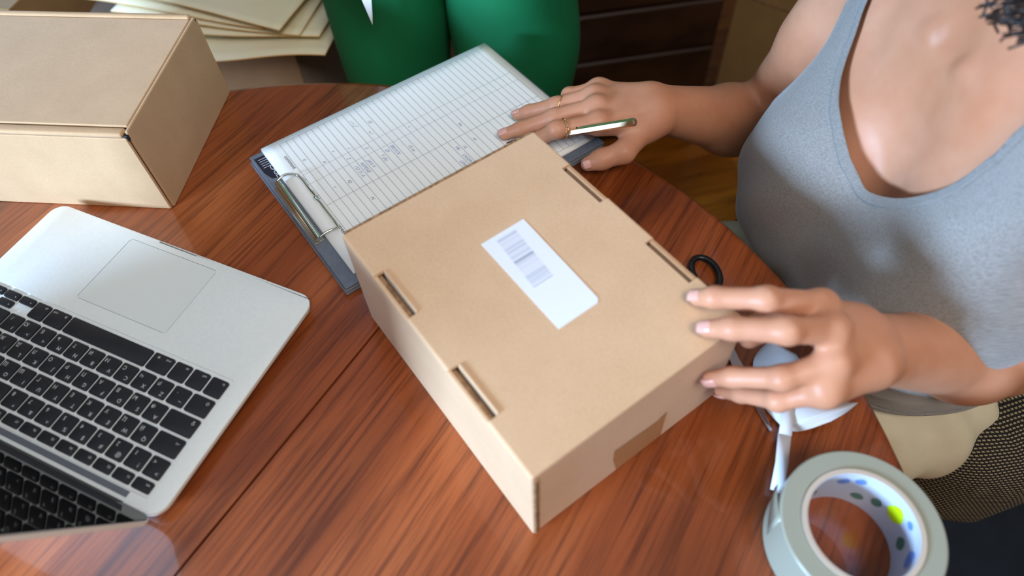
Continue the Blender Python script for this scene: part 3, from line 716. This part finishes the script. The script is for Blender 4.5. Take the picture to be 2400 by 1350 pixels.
# ------------------------------------------------------------------ pen in her right hand
PA, PB = Vector((.0030, .5545, TZ + .0142)), Vector((.1268, .5025, TZ + .0800))
pen = thing('pen', 'slim champagne-coloured metal pen under her ringed fingers', 'pen', PA)
pen.rotation_mode = 'QUATERNION'; pen.rotation_quaternion = (PB - PA).to_track_quat('X', 'Z'); PL = (PB - PA).length
MB().tube([(.0005, 0, 0), (.004, 0, 0), (.013, 0, 0)], [.0004, .0011, .0026], 12).build('pen_tip', MT['pen_black'], pen, autosmooth=.6)
MB().tube([(.013, 0, 0), (.024, 0, 0), (.030, 0, 0)], [.0027, .0036, .0038], 14).build('pen_cone', MT['pen'], pen, autosmooth=.6)
hx = MB(); hx.tube([(.030, 0, 0), (PL - .0015, 0, 0), (PL, 0, 0)], [.0040, .0040, .0034], 6); hx.build('pen_barrel', MT['pen'], pen)
MB().tube([(PL - .062, 0, .0040), (PL - .0615, 0, .0045)], .0008, 8).build('pen_dot', MT['pen_black'], pen)

# ------------------------------------------------------------------ roll of tape
roll = thing('tape_roll', 'roll of frosted clear adhesive tape lying at the table edge', 'tape', (.2275, .1265, TZ))
TRO, TRI, TH = .0540, .0400, .048
MB().lathe([(TRO - .001, 0), (TRO, .001), (TRO, TH - .001), (TRO - .001, TH), (TRI + .0006, TH), (TRI + .0006, 0)], 96, True).build('tape_winding', MT['tape'], roll, autosmooth=.6)
MB().lathe([(TRI, 0), (TRI, TH + .0012), (TRI - .0034, TH + .0012), (TRI - .0034, 0)], 96, True).build('core', MT['core'], roll, autosmooth=.6)
ci = MB().lathe([(TRI - .0035, .0002), (TRI - .0035, TH + .0010), (TRI - .0039, TH + .0008), (TRI - .0039, .0002)], 96, True).build('core_liner', MT['core_in'], roll, autosmooth=.6)
def patch(a0, a1, z0, z1, mat, name, taper=0.0):
    r = TRI - .0042; n = 14; vs = []; fs = []
    for i in range(n + 1):
        u = i / n; a = math.radians(a0 + (a1 - a0) * u); h = math.sin(math.pi * min(max(u, .02), .98)) ** .6; zc, hh = (z0 + z1) / 2, (z1 - z0) / 2 * h
        vs += [(r * math.cos(a), r * math.sin(a), zc - hh), (r * math.cos(a), r * math.sin(a), zc + hh)]
    for i in range(n): fs.append((2 * i, 2 * i + 1, 2 * i + 3, 2 * i + 2))
    mobj(name, vs, fs, mat, ci, smooth=True)
for a0, a1, z0, z1, c in ((8, 30, .020, .040, 'p_yellow'), (34, 46, .016, .028, 'p_green'), (52, 66, .010, .020, 'p_green'), (62, 74, .034, .043, 'p_blue'), (78, 92, .030, .040, 'p_blue'), (-4, 6, .036, .043, 'p_blue'), (-16, -2, .012, .026, 'p_green'), (110, 130, .010, .030, 'p_green'), (-44, -24, .026, .042, 'p_blue'), (-70, -52, .012, .030, 'p_green'), (-100, -80, .020, .040, 'p_blue'), (150, 172, .020, .036, 'p_blue'), (190, 215, .012, .030, 'p_green'), (230, 250, .022, .04, 'p_yellow')):
    patch(a0, a1, z0, z1, MT[c], 'core_print')
# loose end of the tape peeling from the roll
vs_ = []; fs_ = []
for i in range(6):
    rr = TRO + .0003 + (.0 if i < 2 else .00040 * (i - 1) ** 1.6)
    aa = math.radians(172 - 6 * i); vs_ += [(rr * math.cos(aa), rr * math.sin(aa), .012 + .0035 * i), (rr * math.cos(aa), rr * math.sin(aa), TH - .001 - .0018 * i)]
for i in range(5): fs_.append((2 * i, 2 * i + 1, 2 * i + 3, 2 * i + 2))
o = mobj('tape_end', vs_, fs_, MT['tape'], roll, smooth=True); sm = o.modifiers.new('t', 'SOLIDIFY'); sm.thickness = .00025

# ------------------------------------------------------------------ scissors, backing paper, strips beyond the box
def ribbon(name, L, Rr, mat, parent, th=.00025):
    vs = []; fs = []
    for a, b in zip(L, Rr): vs += [tuple(a), tuple((np.array(a) + np.array(b)) / 2), tuple(b)]
    for i in range(len(L) - 1): fs += [(3 * i, 3 * i + 1, 3 * i + 4, 3 * i + 3), (3 * i + 1, 3 * i + 2, 3 * i + 5, 3 * i + 4)]
    o = mobj(name, vs, fs, mat, parent, smooth=True); sm = o.modifiers.new('t', 'SOLIDIFY'); sm.thickness = th; return o
sc_ = thing('scissors', 'small scissors with black finger loops and steel blades behind the mailer box', 'scissors', (.1850, .292, TZ), math.radians(-78))
# local x: towards the blade tips, y: across
MB().prism([(-.010, .0035), (.020, .0050), (.070, .0008), (.078, -.0006), (.060, -.0022), (-.010, -.0045)][::-1], .0022, .0036, .0003, 1).build('blade', MT['steel'], sc_)
MB().prism([(-.010, -.0035), (.020, -.0050), (.070, -.0012), (.078, .0004), (.060, .0022), (-.010, .0045)], .0036, .0050, .0003, 1).build('blade', MT['steel'], sc_)
MB().lathe([(0, .0064), (.0022, .0062), (.0028, .0050), (.0028, .0030), (0, .0030)], 16).build('pivot_screw', MT['chrome'], sc_, smooth=True)
for s in (1, -1):
    cx, cy = -.082, -.0005 + s * .0142
    loop = [(cx + .0185 * math.cos(a), cy + .0118 * math.sin(a), .0050) for a in [2 * math.pi * k / 36 for k in range(36)]]
    h = MB(); h.tube(loop, .0030, 10, closed=True); h.tube(smooth_pts([(cx + .0175, cy - s * .003, .0050), (-.045, s * .0060, .0046), (-.020, s * .0022, .0042), (-.004, s * .0012, .0040)], 4), [.0030] * 12 + [.0022], 10, flat=.7); h.build('handle_loop', MT['blackp'], sc_, smooth=True)
lin = thing('backing_paper', 'curled translucent white backing paper under her left hand', 'paper', (.232, .250, TZ))
def P2(x, y, z): return np.array((x - .232, y - .250, z))
La = smooth_pts([P2(.2180, .2950, .012), P2(.2020, .2790, .004), P2(.2010, .2410, .0025), P2(.2120, .2180, .003)], 6)
Ra = smooth_pts([P2(.2350, .2780, .016), P2(.2460, .2520, .010), P2(.2560, .2360, .012), P2(.2690, .2290, .020)], 6)
ribbon('sheet', La, Ra, MT['liner'], lin)
Lb = smooth_pts([P2(.2120, .2180, .003), P2(.2220, .2150, .003), P2(.2340, .2160, .006)], 5); Rb = smooth_pts([P2(.2690, .2290, .020), P2(.2600, .2240, .014), P2(.2480, .2190, .010)], 5)
ribbon('curled_corner', Lb, Rb, MT['liner'], lin)
stp = thing('paper_strip', 'narrow white paper strip beside the tape roll', 'paper', (.205, .20, TZ))
Q = lambda x, y, z: np.array((x - .205, y - .20, z))
ribbon('strip', [Q(.2240, .2560, .0075), Q(.2130, .2320, .0070), Q(.2045, .2120, .0085)], [Q(.2330, .2530, .0075), Q(.2220, .2290, .0070), Q(.2140, .2090, .0085)], MT['liner'], stp)
ribbon('strip_end', [Q(.2040, .2125, .0085), Q(.1965, .1900, .0070), Q(.1872, .1690, .0060)], [Q(.2138, .2095, .0085), Q(.2055, .1870, .0070), Q(.1962, .1655, .0060)], MT['strip'], stp)
# ------------------------------------------------------------------ the seated woman
ZV = np.array((0, 0, TZ))
wom = thing('person', 'person in a grey tank top seated at the table, one hand on the mailer box', 'person', (.45, .39, .0))
WO = np.array((.45, .39, 0.0))
def wpart(name, co, F, mat, parent=wom): return npobj(name, co + ZV - WO, F, mat, parent)
BF = body_field(.002)
co, F4 = BF.mesh(); co = relax(co, F4, 2)
# the body ends at the waist inside the clothes
wpart('body', co, F4, MT['skin'])
# finger nails
def nail(tip, dip, up, r, w=.0052, L=.0058):
    d = tip - dip; d /= np.linalg.norm(d); up = np.array(up, float); up = up - (up @ d) * d; up /= np.linalg.norm(up); lat = np.cross(d, up); vs = []; fs = []; nx, ny = 6, 6
    for j in range(ny + 1):
        for i in range(nx + 1):
            u = 2 * i / nx - 1; v = 2 * j / ny - 1; ww = w * (1 - .22 * max(0, abs(v)) ** 3); a = u * ww / r
            vs.append(tip + d * (v * L - r * .10) + lat * (r * 1.02 * math.sin(a)) + up * (r * (math.cos(a)) + .0007 - .0012 * max(0, v) ** 2 - .0006 * max(0, -v) ** 3) + ZV - WO)
    for j in range(ny):
        for i in range(nx): fs.append((j * (nx + 1) + i, j * (nx + 1) + i + 1, (j + 1) * (nx + 1) + i + 1, (j + 1) * (nx + 1) + i))
    o = mobj('fingernail', vs, fs, MT['nail'], wom, smooth=True); sm = o.modifiers.new('t', 'SOLIDIFY'); sm.thickness = .0006
for H, fu in ((HAND_L, {'index': (0, -.35, 1), 'middle': (0, -.35, 1), 'ring': (.3, -.85, .6), 'pinky': (.3, -.9, .5)}), (HAND_R, {'middle': (0, -.1, 1), 'ring': (0, .2, 1), 'thumb': (-.1, -.75, .7)})):
    for f, u in fu.items(): nail(H[f][3], H[f][2], u, FR[f][3], .0052 if f != 'pinky' else .0042)
# rings
def ring_on(H, f, t, r, name):
    a, b = H[f][0], H[f][1]; c = a + (b - a) * t; d = (b - a) / np.linalg.norm(b - a); u = np.cross(d, (0, 0, 1)); u /= np.linalg.norm(u); v = np.cross(u, d); return c + ZV - WO, d, u, v
c, d, u, v = ring_on(HAND_R, 'index', .80, .0098, 'r'); rg = MB()
for k in range(26):
    a = 2 * math.pi * k / 26; p = c + .0102 * (math.cos(a) * u + math.sin(a) * v)
    tg = -math.sin(a) * u + math.cos(a) * v; q = []
    for j in range(8):
        b = 2 * math.pi * j / 8; q.append(Vector(p + .0016 * math.cos(b) * (tg * .9 + d * .5 * (1 if k % 2 else -1)) + .0011 * math.sin(b) * d))
    rg.tube(q, .00035, 5, closed=True)
tag(rg.build('chain_ring', MT['gold'], wom, smooth=True), 'thin gold chain ring')
c, d, u, v = ring_on(HAND_R, 'ring', .92, .0090, 'r'); rg = MB()
rg.tube([c + .0093 * (math.cos(a) * u + math.sin(a) * v) - d * (.0045 * max(0, math.sin(a)) ** 6) for a in [2 * math.pi * k / 40 for k in range(40)]], .00055, 6, closed=True)
tag(rg.build('chevron_ring', MT['gold'], wom, smooth=True), 'thin gold ring with a pointed front')

# tank top: the bridged torso, cut along neckline, arm holes and hem
TFd = Field((.165, .14, -.30), (.57, .71, .30), .003); torso(TFd, True)
ct, Ft = TFd.mesh(.0045); ct = relax(ct, Ft, 4)
def tcoord(p):
    z = p[:, 2] - TO[2]; d = p - TO; d[:, 1] -= .26 * np.clip(z, -.15, 0); d[:, 2] = 0
    return d @ TR, d @ TF, z
# soft folds in the cloth
a_, f_, z_ = tcoord(ct.copy()); fr = np.clip((f_ + .05) / .1, 0, 1)
def vnorm(co, F):
    n = np.zeros_like(co); q = co[F]; fn = np.cross(q[:, 2] - q[:, 0], q[:, 3] - q[:, 1])
    for k in range(F.shape[1]):
        for j in range(3): n[:, j] += np.bincount(F[:, k], fn[:, j], len(co))
    return n / (np.linalg.norm(n, axis=1)[:, None] + 1e-12)
nt = vnorm(ct, Ft)
low = np.clip((-.19 - z_) / .10, 0, 1)
ct = ct + nt * (fr * (.0016 * np.sin(a_ * 95 + z_ * 60) * np.clip((-.10 - z_) / .06, 0, 1) + low * (.0045 * np.sin(a_ * 70 - z_ * 38 + 1.0) + .003 * np.sin(z_ * 85 + a_ * 25))))[:, None]
ct = ct + nt * (np.exp(-((z_ + .235) / .05) ** 2) * fr * .014)[:, None]
FRONT = [(-.30, -.275), (.30, -.365), (.30, -.175), (.175, -.165), (.155, -.135), (.144, -.09), (.138, -.05), (.146, .00), (.150, .08), (.106, .08), (.099, -.01), (.089, -.042), (.076, -.061), (.059, -.073), (.041, -.082), (.027, -.091), (.012, -.1015), (-.006, -.1085), (-.022, -.104), (-.045, -.089), (-.066, -.068), (-.080, -.048), (-.090, -.024), (-.096, .00), (-.098, .08), (-.136, .08), (-.138, .0), (-.148, -.04), (-.160, -.08), (-.172, -.135), (-.185, -.168), (-.30, -.175)]
BACK = [(-.30, -.275), (.30, -.365), (.30, -.175), (.165, -.168), (.135, -.12), (.122, -.05), (.124, .08), (.090, .08), (.080, -.02), (.05, -.07), (0, -.085), (-.05, -.07), (-.084, -.02), (-.098, .08), (-.130, .08), (-.126, -.05), (-.137, -.12), (-.165, -.168), (-.30, -.175)]
def polysd(x, y, poly):
    P = np.array(poly); d = np.full(len(x), 9.0); ins = np.zeros(len(x), bool)
    for (x0, y0), (x1, y1) in zip(P, np.roll(P, -1, 0)):
        ex, ey = x1 - x0, y1 - y0; t = np.clip(((x - x0) * ex + (y - y0) * ey) / (ex * ex + ey * ey + 1e-12), 0, 1)
        d = np.minimum(d, np.hypot(x - x0 - t * ex, y - y0 - t * ey))
        c = ((y0 > y) != (y1 > y)) & (x < ex * (y - y0) / (y1 - y0 + 1e-12) + x0); ins ^= c
    return np.where(ins, d, -d)
FRs = [tuple(q) for q in smooth_pts(FRONT[3:-1], 5)]; FRONT_S = FRONT[:3] + FRs + FRONT[-1:]
def cut(co, F, s, keep_attr=None):
    """keep the part of a quad mesh where s > 0, splitting the quads on the border; returns triangles"""
    T = np.concatenate([F[:, [0, 1, 2]], F[:, [0, 2, 3]]]); ins = s > 0; n = ins[T].sum(1)
    out = [T[n == 3]]; newv = []; cache = {}; tris = []
    base = len(co)
    def ev(i, j):
        k = (i, j) if i < j else (j, i)
        if k not in cache:
            t = s[i] / (s[i] - s[j]); cache[k] = base + len(newv); newv.append(co[i] + t * (co[j] - co[i]))
        return cache[k]
    for t in T[(n == 1) | (n == 2)]:
        i = [int(q) for q in t]; b = [ins[q] for q in i]
        while not (b[0] and not b[2]) and not (b[0] and not b[1] and not b[2]): i = i[1:] + i[:1]; b = b[1:] + b[:1]
        if sum(b) == 1: tris.append((i[0], ev(i[0], i[1]), ev(i[0], i[2])))
        else:
            # b[0] inside, b[2] outside; b[1] inside
            e1, e0 = ev(i[1], i[2]), ev(i[0], i[2]); tris += [(i[0], i[1], e1), (i[0], e1, e0)]
    if tris: out.append(np.array(tris))
    T = np.concatenate(out); C2 = np.concatenate([co, np.array(newv).reshape(-1, 3)]); use = np.unique(T); mp = np.full(len(C2), -1); mp[use] = np.arange(len(use))
    return C2[use], mp[T]
a_, f_, z_ = tcoord(ct.copy())
sd = np.where(f_ > -.085, polysd(a_, z_, FRONT_S), polysd(a_, z_, BACK))
cT, TT = cut(ct, Ft, sd - .0052)
tank = wpart('tank_top', cT, TT, MT['tank']); sm = tank.modifiers.new('t', 'SOLIDIFY'); sm.thickness = .0014; sm.offset = 1
nt = vnorm(ct, Ft); cbn = ct + nt * .0012
sband = np.minimum(sd, .0060 - sd)
cN, TN = cut(cbn, Ft, sband)
lab_ = np.arange(len(cN))
while True:                                           # one object for each separate ring of binding
    m_ = lab_[TN].min(1); new = lab_.copy()
    for q in range(3): np.minimum.at(new, TN[:, q], m_)
    new = new[new]
    if (new == lab_).all(): break
    lab_ = new
for r_ in np.unique(lab_):
    tt = TN[lab_[TN[:, 0]] == r_]
    if len(tt) < 60: continue
    use = np.unique(tt); mp_ = np.zeros(len(cN), int); mp_[use] = np.arange(len(use))
    bd = npobj('ribbed_binding', cN[use] + ZV - WO, mp_[tt], MT['band'], tank); sm = bd.modifiers.new('t', 'SOLIDIFY'); sm.thickness = .0016; sm.offset = 1

# trousers
TF2 = Field((-.10, .14, -.76), (.66, .66, -.10), .004)
KR, KL = V3(.015, .520, -.185), V3(.035, .215, -.190)
TF2.ell(tp(0, -.098, -.395), (.145, .120, .108), TB, .03)
HR, HL = tp(.085, -.075, -.400), tp(-.070, -.075, -.400)
TF2.cone(HR, KR, .088, .070, .04); TF2.cone(HL, KL, .086, .070, .04)
TF2.cone(KR, V3(.06, .53, -.66), .070, .058, .02); TF2.cone(KL, V3(.08, .22, -.66), .070, .058, .02)
cp, Fp = TF2.mesh(); cp = relax(cp, Fp, 3); npn = vnorm(cp, Fp)
cp = cp + npn * (.0035 * np.sin(cp[:, 0] * 95 + cp[:, 1] * 40 + 2.2 * np.sin(cp[:, 1] * 22)) + .003 * np.sin(cp[:, 1] * 80 - cp[:, 0] * 55))[:, None]
wpart('trousers', cp, Fp, MT['cream_cloth'])
for k, y in ((0, .53), (1, .22)):
    x = .06 + .02 * k; s_ = Field((x - .24, y - .07, -.76), (x + .10, y + .07, -.60), .004); s_.cone(V3(x, y, -.66), V3(x, y, -.70), .035, .034, .01); s_.cone(V3(x + .02, y, -.712), V3(x - .14, y, -.722), .036, .028, .03)
    cs, Fs = s_.mesh(); cs[:, 2] = np.maximum(cs[:, 2], -.749); wpart('shoe', cs, Fs, MT['shoe'])
# curly hair
random.seed(12); hb = MB()
def ht(a, f, z): return Vector(tp(a, f, z) + ZV - WO)
for k in range(150):
    th = random.uniform(-2.75, 2.75); el = random.uniform(.1, 1.2)
    a0, f0, z0 = .080 * math.sin(th) * math.cos(el), -.045 - .088 * math.cos(th) * math.cos(el) * (1 if abs(th) < 1.9 else .5), .205 + .10 * math.sin(el)
    sgn = 1 if a0 > 0 else -1; L = random.uniform(.14, .20); ph = random.uniform(0, 6); pts = []; rr = []; fq = random.uniform(15, 24)
    for i in range(30):
        u = i / 29; out = .02 + .030 * u
        pts.append(ht(a0 * (1 + .30 * u) + sgn * out * .6 + .009 * math.sin(ph + u * fq) * u, min(f0, -.045) - .012 * u + .009 * math.cos(ph + u * fq) * u, z0 - L * u)); rr.append(.0050 * (1 - .6 * u))
    hb.tube(pts, rr, 6)
for k in range(170):                                  # the curls that fall towards her left collar bone
    ph = random.uniform(0, 6); fq = random.uniform(22, 40); da, df = random.uniform(-.034, .008), random.uniform(-.016, .012); zl = random.uniform(.125, .165)
    hb.tube([ht(-.070 + .020 * u + da * (.4 + .6 * u) + .007 * math.sin(ph + u * fq), -.045 + df + .068 * u + .007 * math.cos(ph + u * fq), .225 - zl * u) for u in [i / 33 for i in range(34)]], [.0017 * (1 - .5 * i / 33) for i in range(34)], 5)
capf = Field((.25, .28, .30), (.56, .58, .56), .004); capf.ell(tp(0, -.050, .222), (.084, .098, .098), TB, .01); capf.ell(tp(0, .055, .165), (.062, .060, .075), TB, .02, sub=True)
cc, Fc = capf.mesh(); 
for v in hb.bm.verts: pass
n0 = [hb.bm.verts.new(tuple(q)) for q in (cc + ZV - WO)]
for q in Fc:
    try: hb.bm.faces.new([n0[i] for i in q])
    except ValueError: pass
tag(hb.build('hair', MT['hair'], wom, smooth=True), 'dark brown curly hair')

# ------------------------------------------------------------------ her chair
ch = thing('upholstered_chair', 'chair in dark and beige checked cloth under the seated person', 'chair', (.402, .476, 0), math.radians(18.1))
def cushion(name, x0, x1, y0, y1, z0, z1, r, mat, puff=.015, parent=ch):
    nx, ny = 18, 18; mb = MB(); mb.box(x0, x1, y0, y1, z0, z1); bmesh.ops.subdivide_edges(mb.bm, edges=mb.bm.edges[:], cuts=9, use_grid_fill=True)
    cx, cy, cz = (x0 + x1) / 2, (y0 + y1) / 2, (z0 + z1) / 2
    for v in mb.bm.verts:
        q = Vector((max(min(v.co.x, x1 - r), x0 + r), max(min(v.co.y, y1 - r), y0 + r), max(min(v.co.z, z1 - min(r, (z1 - z0) / 2.01)), z0 + min(r, (z1 - z0) / 2.01))))
        d = v.co - q
        if d.length > 1e-6: v.co = q + d.normalized() * min(r, (z1 - z0) / 2.01 if abs(d.z) > 0 else r)
        ux = 1 - ((v.co.x - cx) / (x1 - x0) * 2) ** 2; uy = 1 - ((v.co.y - cy) / (y1 - y0) * 2) ** 2; uz = 1 - ((v.co.z - cz) / (z1 - z0) * 2) ** 2
        v.co.z += (1 if v.co.z > cz else -1) * puff * max(0, ux) * max(0, uy) * (1 - max(0, uz)); v.co.y += (1 if v.co.y > cy else -1) * puff * .6 * max(0, ux) * max(0, uz) * (abs(v.co.y - cy) > (y1 - y0) * .4)
    return mb.build(name, mat, parent, smooth=True)
cushion('seat_cushion', 0, .46, -.250, .238, TZ - .395, TZ - .305, .035, MT['hounds'], .018)
cushion('side_bolster', -.025, .47, -.285, -.155, TZ - .345, TZ - .155, .060, MT['hounds'], .010)
cushion('side_bolster', .055, .47, .185, .285, TZ - .345, TZ - .215, .045, MT['hounds'], .010)
cushion('backrest', .40, .52, -.26, .26, TZ - .36, TZ + .10, .05, MT['hounds'], .02)
MB().box(.01, .47, -.25, .25, TZ - .43, TZ - .390, .01, 2).build('seat_frame', MT['chair_black'], ch)
for x, y in ((.04, -.22), (.04, .22), (.44, -.22), (.44, .22)): MB().tube([(x, y, 0.0095), (x, y, TZ - .42)], [.014, .020], 12).build('leg', MT['chair_black'], ch, autosmooth=.6)
tag(MB().box(.24, 1.75, -.75, .98, .001, .009, .003, 1).build('slab', MT['slab']), 'dark navy rug on the floor under the chair', 'slab')  # thin near-black box lying on the floor under the chair

# ------------------------------------------------------------------ the standing person across the table
gp = thing('person', 'person in green trousers standing across the table beyond the clipboard', 'person', (-.065, .89, 0))
GO = np.array((-.065, .89, 0))
def gpart(name, co, F, mat, parent=gp): return npobj(name, co + ZV - GO, F, mat, parent)
G = Field((-.30, .70, -.75), (.20, 1.08, .36), .005)
LA, LB = V3(-.152, .900, .08), V3(.026, .862, .08)
G.ell(V3(-.065, .90, .20), (.165, .115, .16), None, .03); G.cone(V3(-.065, .90, .15), V3(-.065, .90, .33), .125, .105, .05)
G.cone(LA, V3(-.152, .905, -.32), .088, .078, .005); G.cone(V3(-.150, .895, -.32), V3(-.150, .905, -.70), .078, .082, .02)
G.cone(LB, V3(.026, .880, -.32), .093, .082, .005); G.cone(V3(.022, .880, -.32), V3(.022, .895, -.70), .082, .084, .02)
cg, Fg = G.mesh(); cg = relax(cg, Fg, 3); ng = vnorm(cg, Fg)
cg = cg + ng * (.004 * np.sin(cg[:, 0] * 42 + cg[:, 2] * 16 + 1.5 * np.sin(cg[:, 2] * 9)) + .003 * np.sin(cg[:, 2] * 30 - cg[:, 0] * 25))[:, None]
gpart('trousers', cg, Fg, MT['green'])
for x in (-.150, .022):
    s_ = Field((x - .06, .70, -.76), (x + .06, .98, -.60), .004); s_.cone(V3(x, .92, -.715), V3(x, .78, -.722), .036, .028, .02); s_.cone(V3(x, .905, -.72), V3(x, .905, -.62), .034, .036, .01); cs, Fs = s_.mesh(); cs[:, 2] = np.maximum(cs[:, 2], -.749); gpart('shoe', cs, Fs, MT['shoe'])
S2 = Field((-.35, .72, .20), (.22, 1.06, .78), .006)
S2.ell(V3(-.065, .90, .45), (.150, .098, .22), None, .05); S2.cone(V3(-.065, .90, .25), V3(-.065, .90, .35), .118, .118, .05); S2.cone(V3(-.21, .91, .60), V3(.08, .91, .60), .055, .055, .04)
S2.cone(V3(-.225, .91, .60), V3(-.28, .95, .34), .052, .044, .03); S2.cone(V3(.095, .91, .60), V3(.15, .95, .34), .052, .044, .03)
cs, Fs = S2.mesh(); gpart('shirt', relax(cs, Fs, 3), Fs, MT['white_cloth'])
S3 = Field((-.36, .72, .02), (.24, 1.08, .98), .005)
S3.cone(V3(-.065, .90, .60), V3(-.065, .89, .74), .052, .05, .02); S3.ell(V3(-.065, .88, .83), (.072, .09, .10), None, .02); S3.cone(V3(-.065, .83, .77), V3(-.065, .81, .755), .03, .022, .02); S3.cone(V3(-.065, .79, .825), V3(-.065, .78, .80), .008, .011, .008)
for x0, x1 in ((-.28, -.24), (.15, .11)):
    S3.cone(V3(x0, .95, .38), V3(x0, .95, .30), .040, .040, .01); S3.cone(V3(x0, .95, .34), V3(x1, .80, .36), .040, .026, .02)
    for q in range(4): S3.cone(V3(x1, .80, .36), V3(x1 + (q - 1.5) * .018, .74, .36), .016, .010, .008); S3.cone(V3(x1 + (q - 1.5) * .018, .74, .36), V3(x1 + (q - 1.5) * .017, .725, .34), .0095, .0075, .004)
cs, Fs = S3.mesh(); gpart('body', relax(cs, Fs, 2), Fs, MT['skin'])
HH = Field((-.18, .76, .72), (.05, 1.02, .98), .005); HH.ell(V3(-.065, .895, .845), (.084, .098, .105), None, .01); HH.ell(V3(-.065, .79, .80), (.065, .06, .08), None, .02, sub=True); cs, Fs = HH.mesh(); gpart('hair', cs, Fs, MT['hair'])
# pointed white shirt tail hanging in front of the trousers
tl = mobj('shirt_tail', [(x - GO[0], y - GO[1], z + TZ) for x, y, z in ((-.190, .770, .26), (-.140, .770, .26), (-.147, .7740, .09), (-.165, .7740, .09), (-.1485, .7760, .055), (-.1605, .7760, .055), (-.1520, .7775, .032), (-.1545, .7780, .018))], [(0, 1, 2, 3), (3, 2, 4, 5), (5, 4, 6), (5, 6, 7)], MT['white_cloth'], gp); sm = tl.modifiers.new('t', 'SOLIDIFY'); sm.thickness = .002

# ------------------------------------------------------------------ cartons, sheets and chest beyond the table
def carton(name, label, loc, rz, w, d, h, mat, slot=False, seam=True):
    c = thing(name, label, 'box', loc, rz); t = .005
    MB().box(-w / 2, w / 2, -d / 2, -d / 2 + t, 0, h - t, .001, 1).build('front_panel', mat, c); MB().box(-w / 2, w / 2, d / 2 - t, d / 2, 0, h - t, .001, 1).build('rear_panel', mat, c)
    MB().box(-w / 2, -w / 2 + t, -d / 2 + t, d / 2 - t, 0, h - t, .001, 1).build('side_panel', mat, c); MB().box(w / 2 - t, w / 2, -d / 2 + t, d / 2 - t, 0, h - t, .001, 1).build('side_panel', mat, c)
    MB().box(-w / 2, w / 2, -d / 2, -.0012, h - t, h, .001, 1).build('flap', mat, c); MB().box(-w / 2, w / 2, .0012, d / 2, h - t, h, .001, 1).build('flap', mat, c)
    MB().box(-w / 2 + t, w / 2 - t, -d / 2 + t, d / 2 - t, .001, t).build('base_panel', mat, c)
    return c
c1 = carton('cardboard_carton', 'brown cardboard carton under the cream sheets', (-.485, 1.120, 0), math.radians(-3), .36, .36, TZ - .118, MT['kraft_dark'])
c2 = carton('cardboard_carton', 'low brown carton on the floor beside the green trousers', (-.170, 1.22, 0), math.radians(4), .18, .36, .38, MT['kraft_dark'])
c3 = carton('cardboard_carton', 'brown carton standing behind the large box at the far left', (-.815, 1.13, 0), math.radians(-14), .22, .24, TZ - .06, MT['kraft_bg'])
c4 = carton('cardboard_carton', 'olive-brown carton with a hand slot beside the dark chest', (.770, 1.40, 0), math.radians(-38), .34, .34, .66, MT['kraft_bg'])
MB().box(-.085, .030, -.1712, -.1700, .452, .462).build('hand_slot', MT['hinge'], c4)
MB().box(-.169, .169, -.1712, -.1702, .392, .397).build('fold_line', MT['raw'], c4)
ches = thing('wooden_chest', 'dark brown wooden chest with stacked drawers behind the green trousers', 'chest', (.290, 1.50, 0), math.radians(7))
MB().box(-.30, .20, -.15, .20, .02, .52, .004, 1).build('carcass', MT['darkwood'], ches)
MB().box(-.31, .21, -.17, .21, .5205, .545, .006, 2).build('top', MT['darkwood'], ches)
for k in range(4): MB().box(-.292, .192, -.166, -.151, .035 + .122 * k, .150 + .122 * k, .004, 1).build('drawer', MT['darkwood'], ches)
def cream(i, c0, e1, e2, z, sag, label):
    o = thing('cream_sheet', label, 'sheet', (c0[0], c0[1], TZ + z), 0.0, 'loose cream sheets on the carton')
    nx, ny = 20, 16; vs = []
    for j in range(ny + 1):
        for k in range(nx + 1):
            u, v = k / nx, j / ny; x = e1[0] * u + e2[0] * v; y = e1[1] * u + e2[1] * v
            zz = sag * (math.sin(u * 5 + i) * math.exp(-v * 2.5) + .6 * math.sin(v * 4 + i * 1.7) * math.exp(-u * 3)) 
            vs.append((x, y, zz))
    fs = [(j * (nx + 1) + k, j * (nx + 1) + k + 1, (j + 1) * (nx + 1) + k + 1, (j + 1) * (nx + 1) + k) for j in range(ny) for k in range(nx)]
    m = mobj('sheet', vs, fs, MT['cream_sheet'], o, smooth=True); s = m.modifiers.new('t', 'SOLIDIFY'); s.thickness = .0022; m.data.materials.append(MT['sheet_edge']); s.material_offset_rim = 1; return o
cream(1, (-.252, .872), (-.27, .040), (.055, .30), -.103, .008, 'lowest cream sheet, wavy edge hanging over the carton')
cream(2, (-.262, .905), (-.30, .055), (.06, .27), -.086, .004, 'cream sheet just above the lowest one in the pile')
cream(3, (-.290, .905), (-.30, .085), (.07, .26), -.078, .003, 'cream sheet in the middle of the pile on the carton')
cream(4, (-.345, .918), (-.30, .105), (.06, .26), -.071, .003, 'cream sheet shifted towards the large box in the pile')
cream(5, (-.312, .893), (-.26, .122), (.075, .205), -.060, .002, 'topmost cream sheet with a square corner')
cream(6, (-.238, .985), (-.20, .05), (.05, .25), -.064, .003, 'small cream sheet peeking out beside the green trousers')
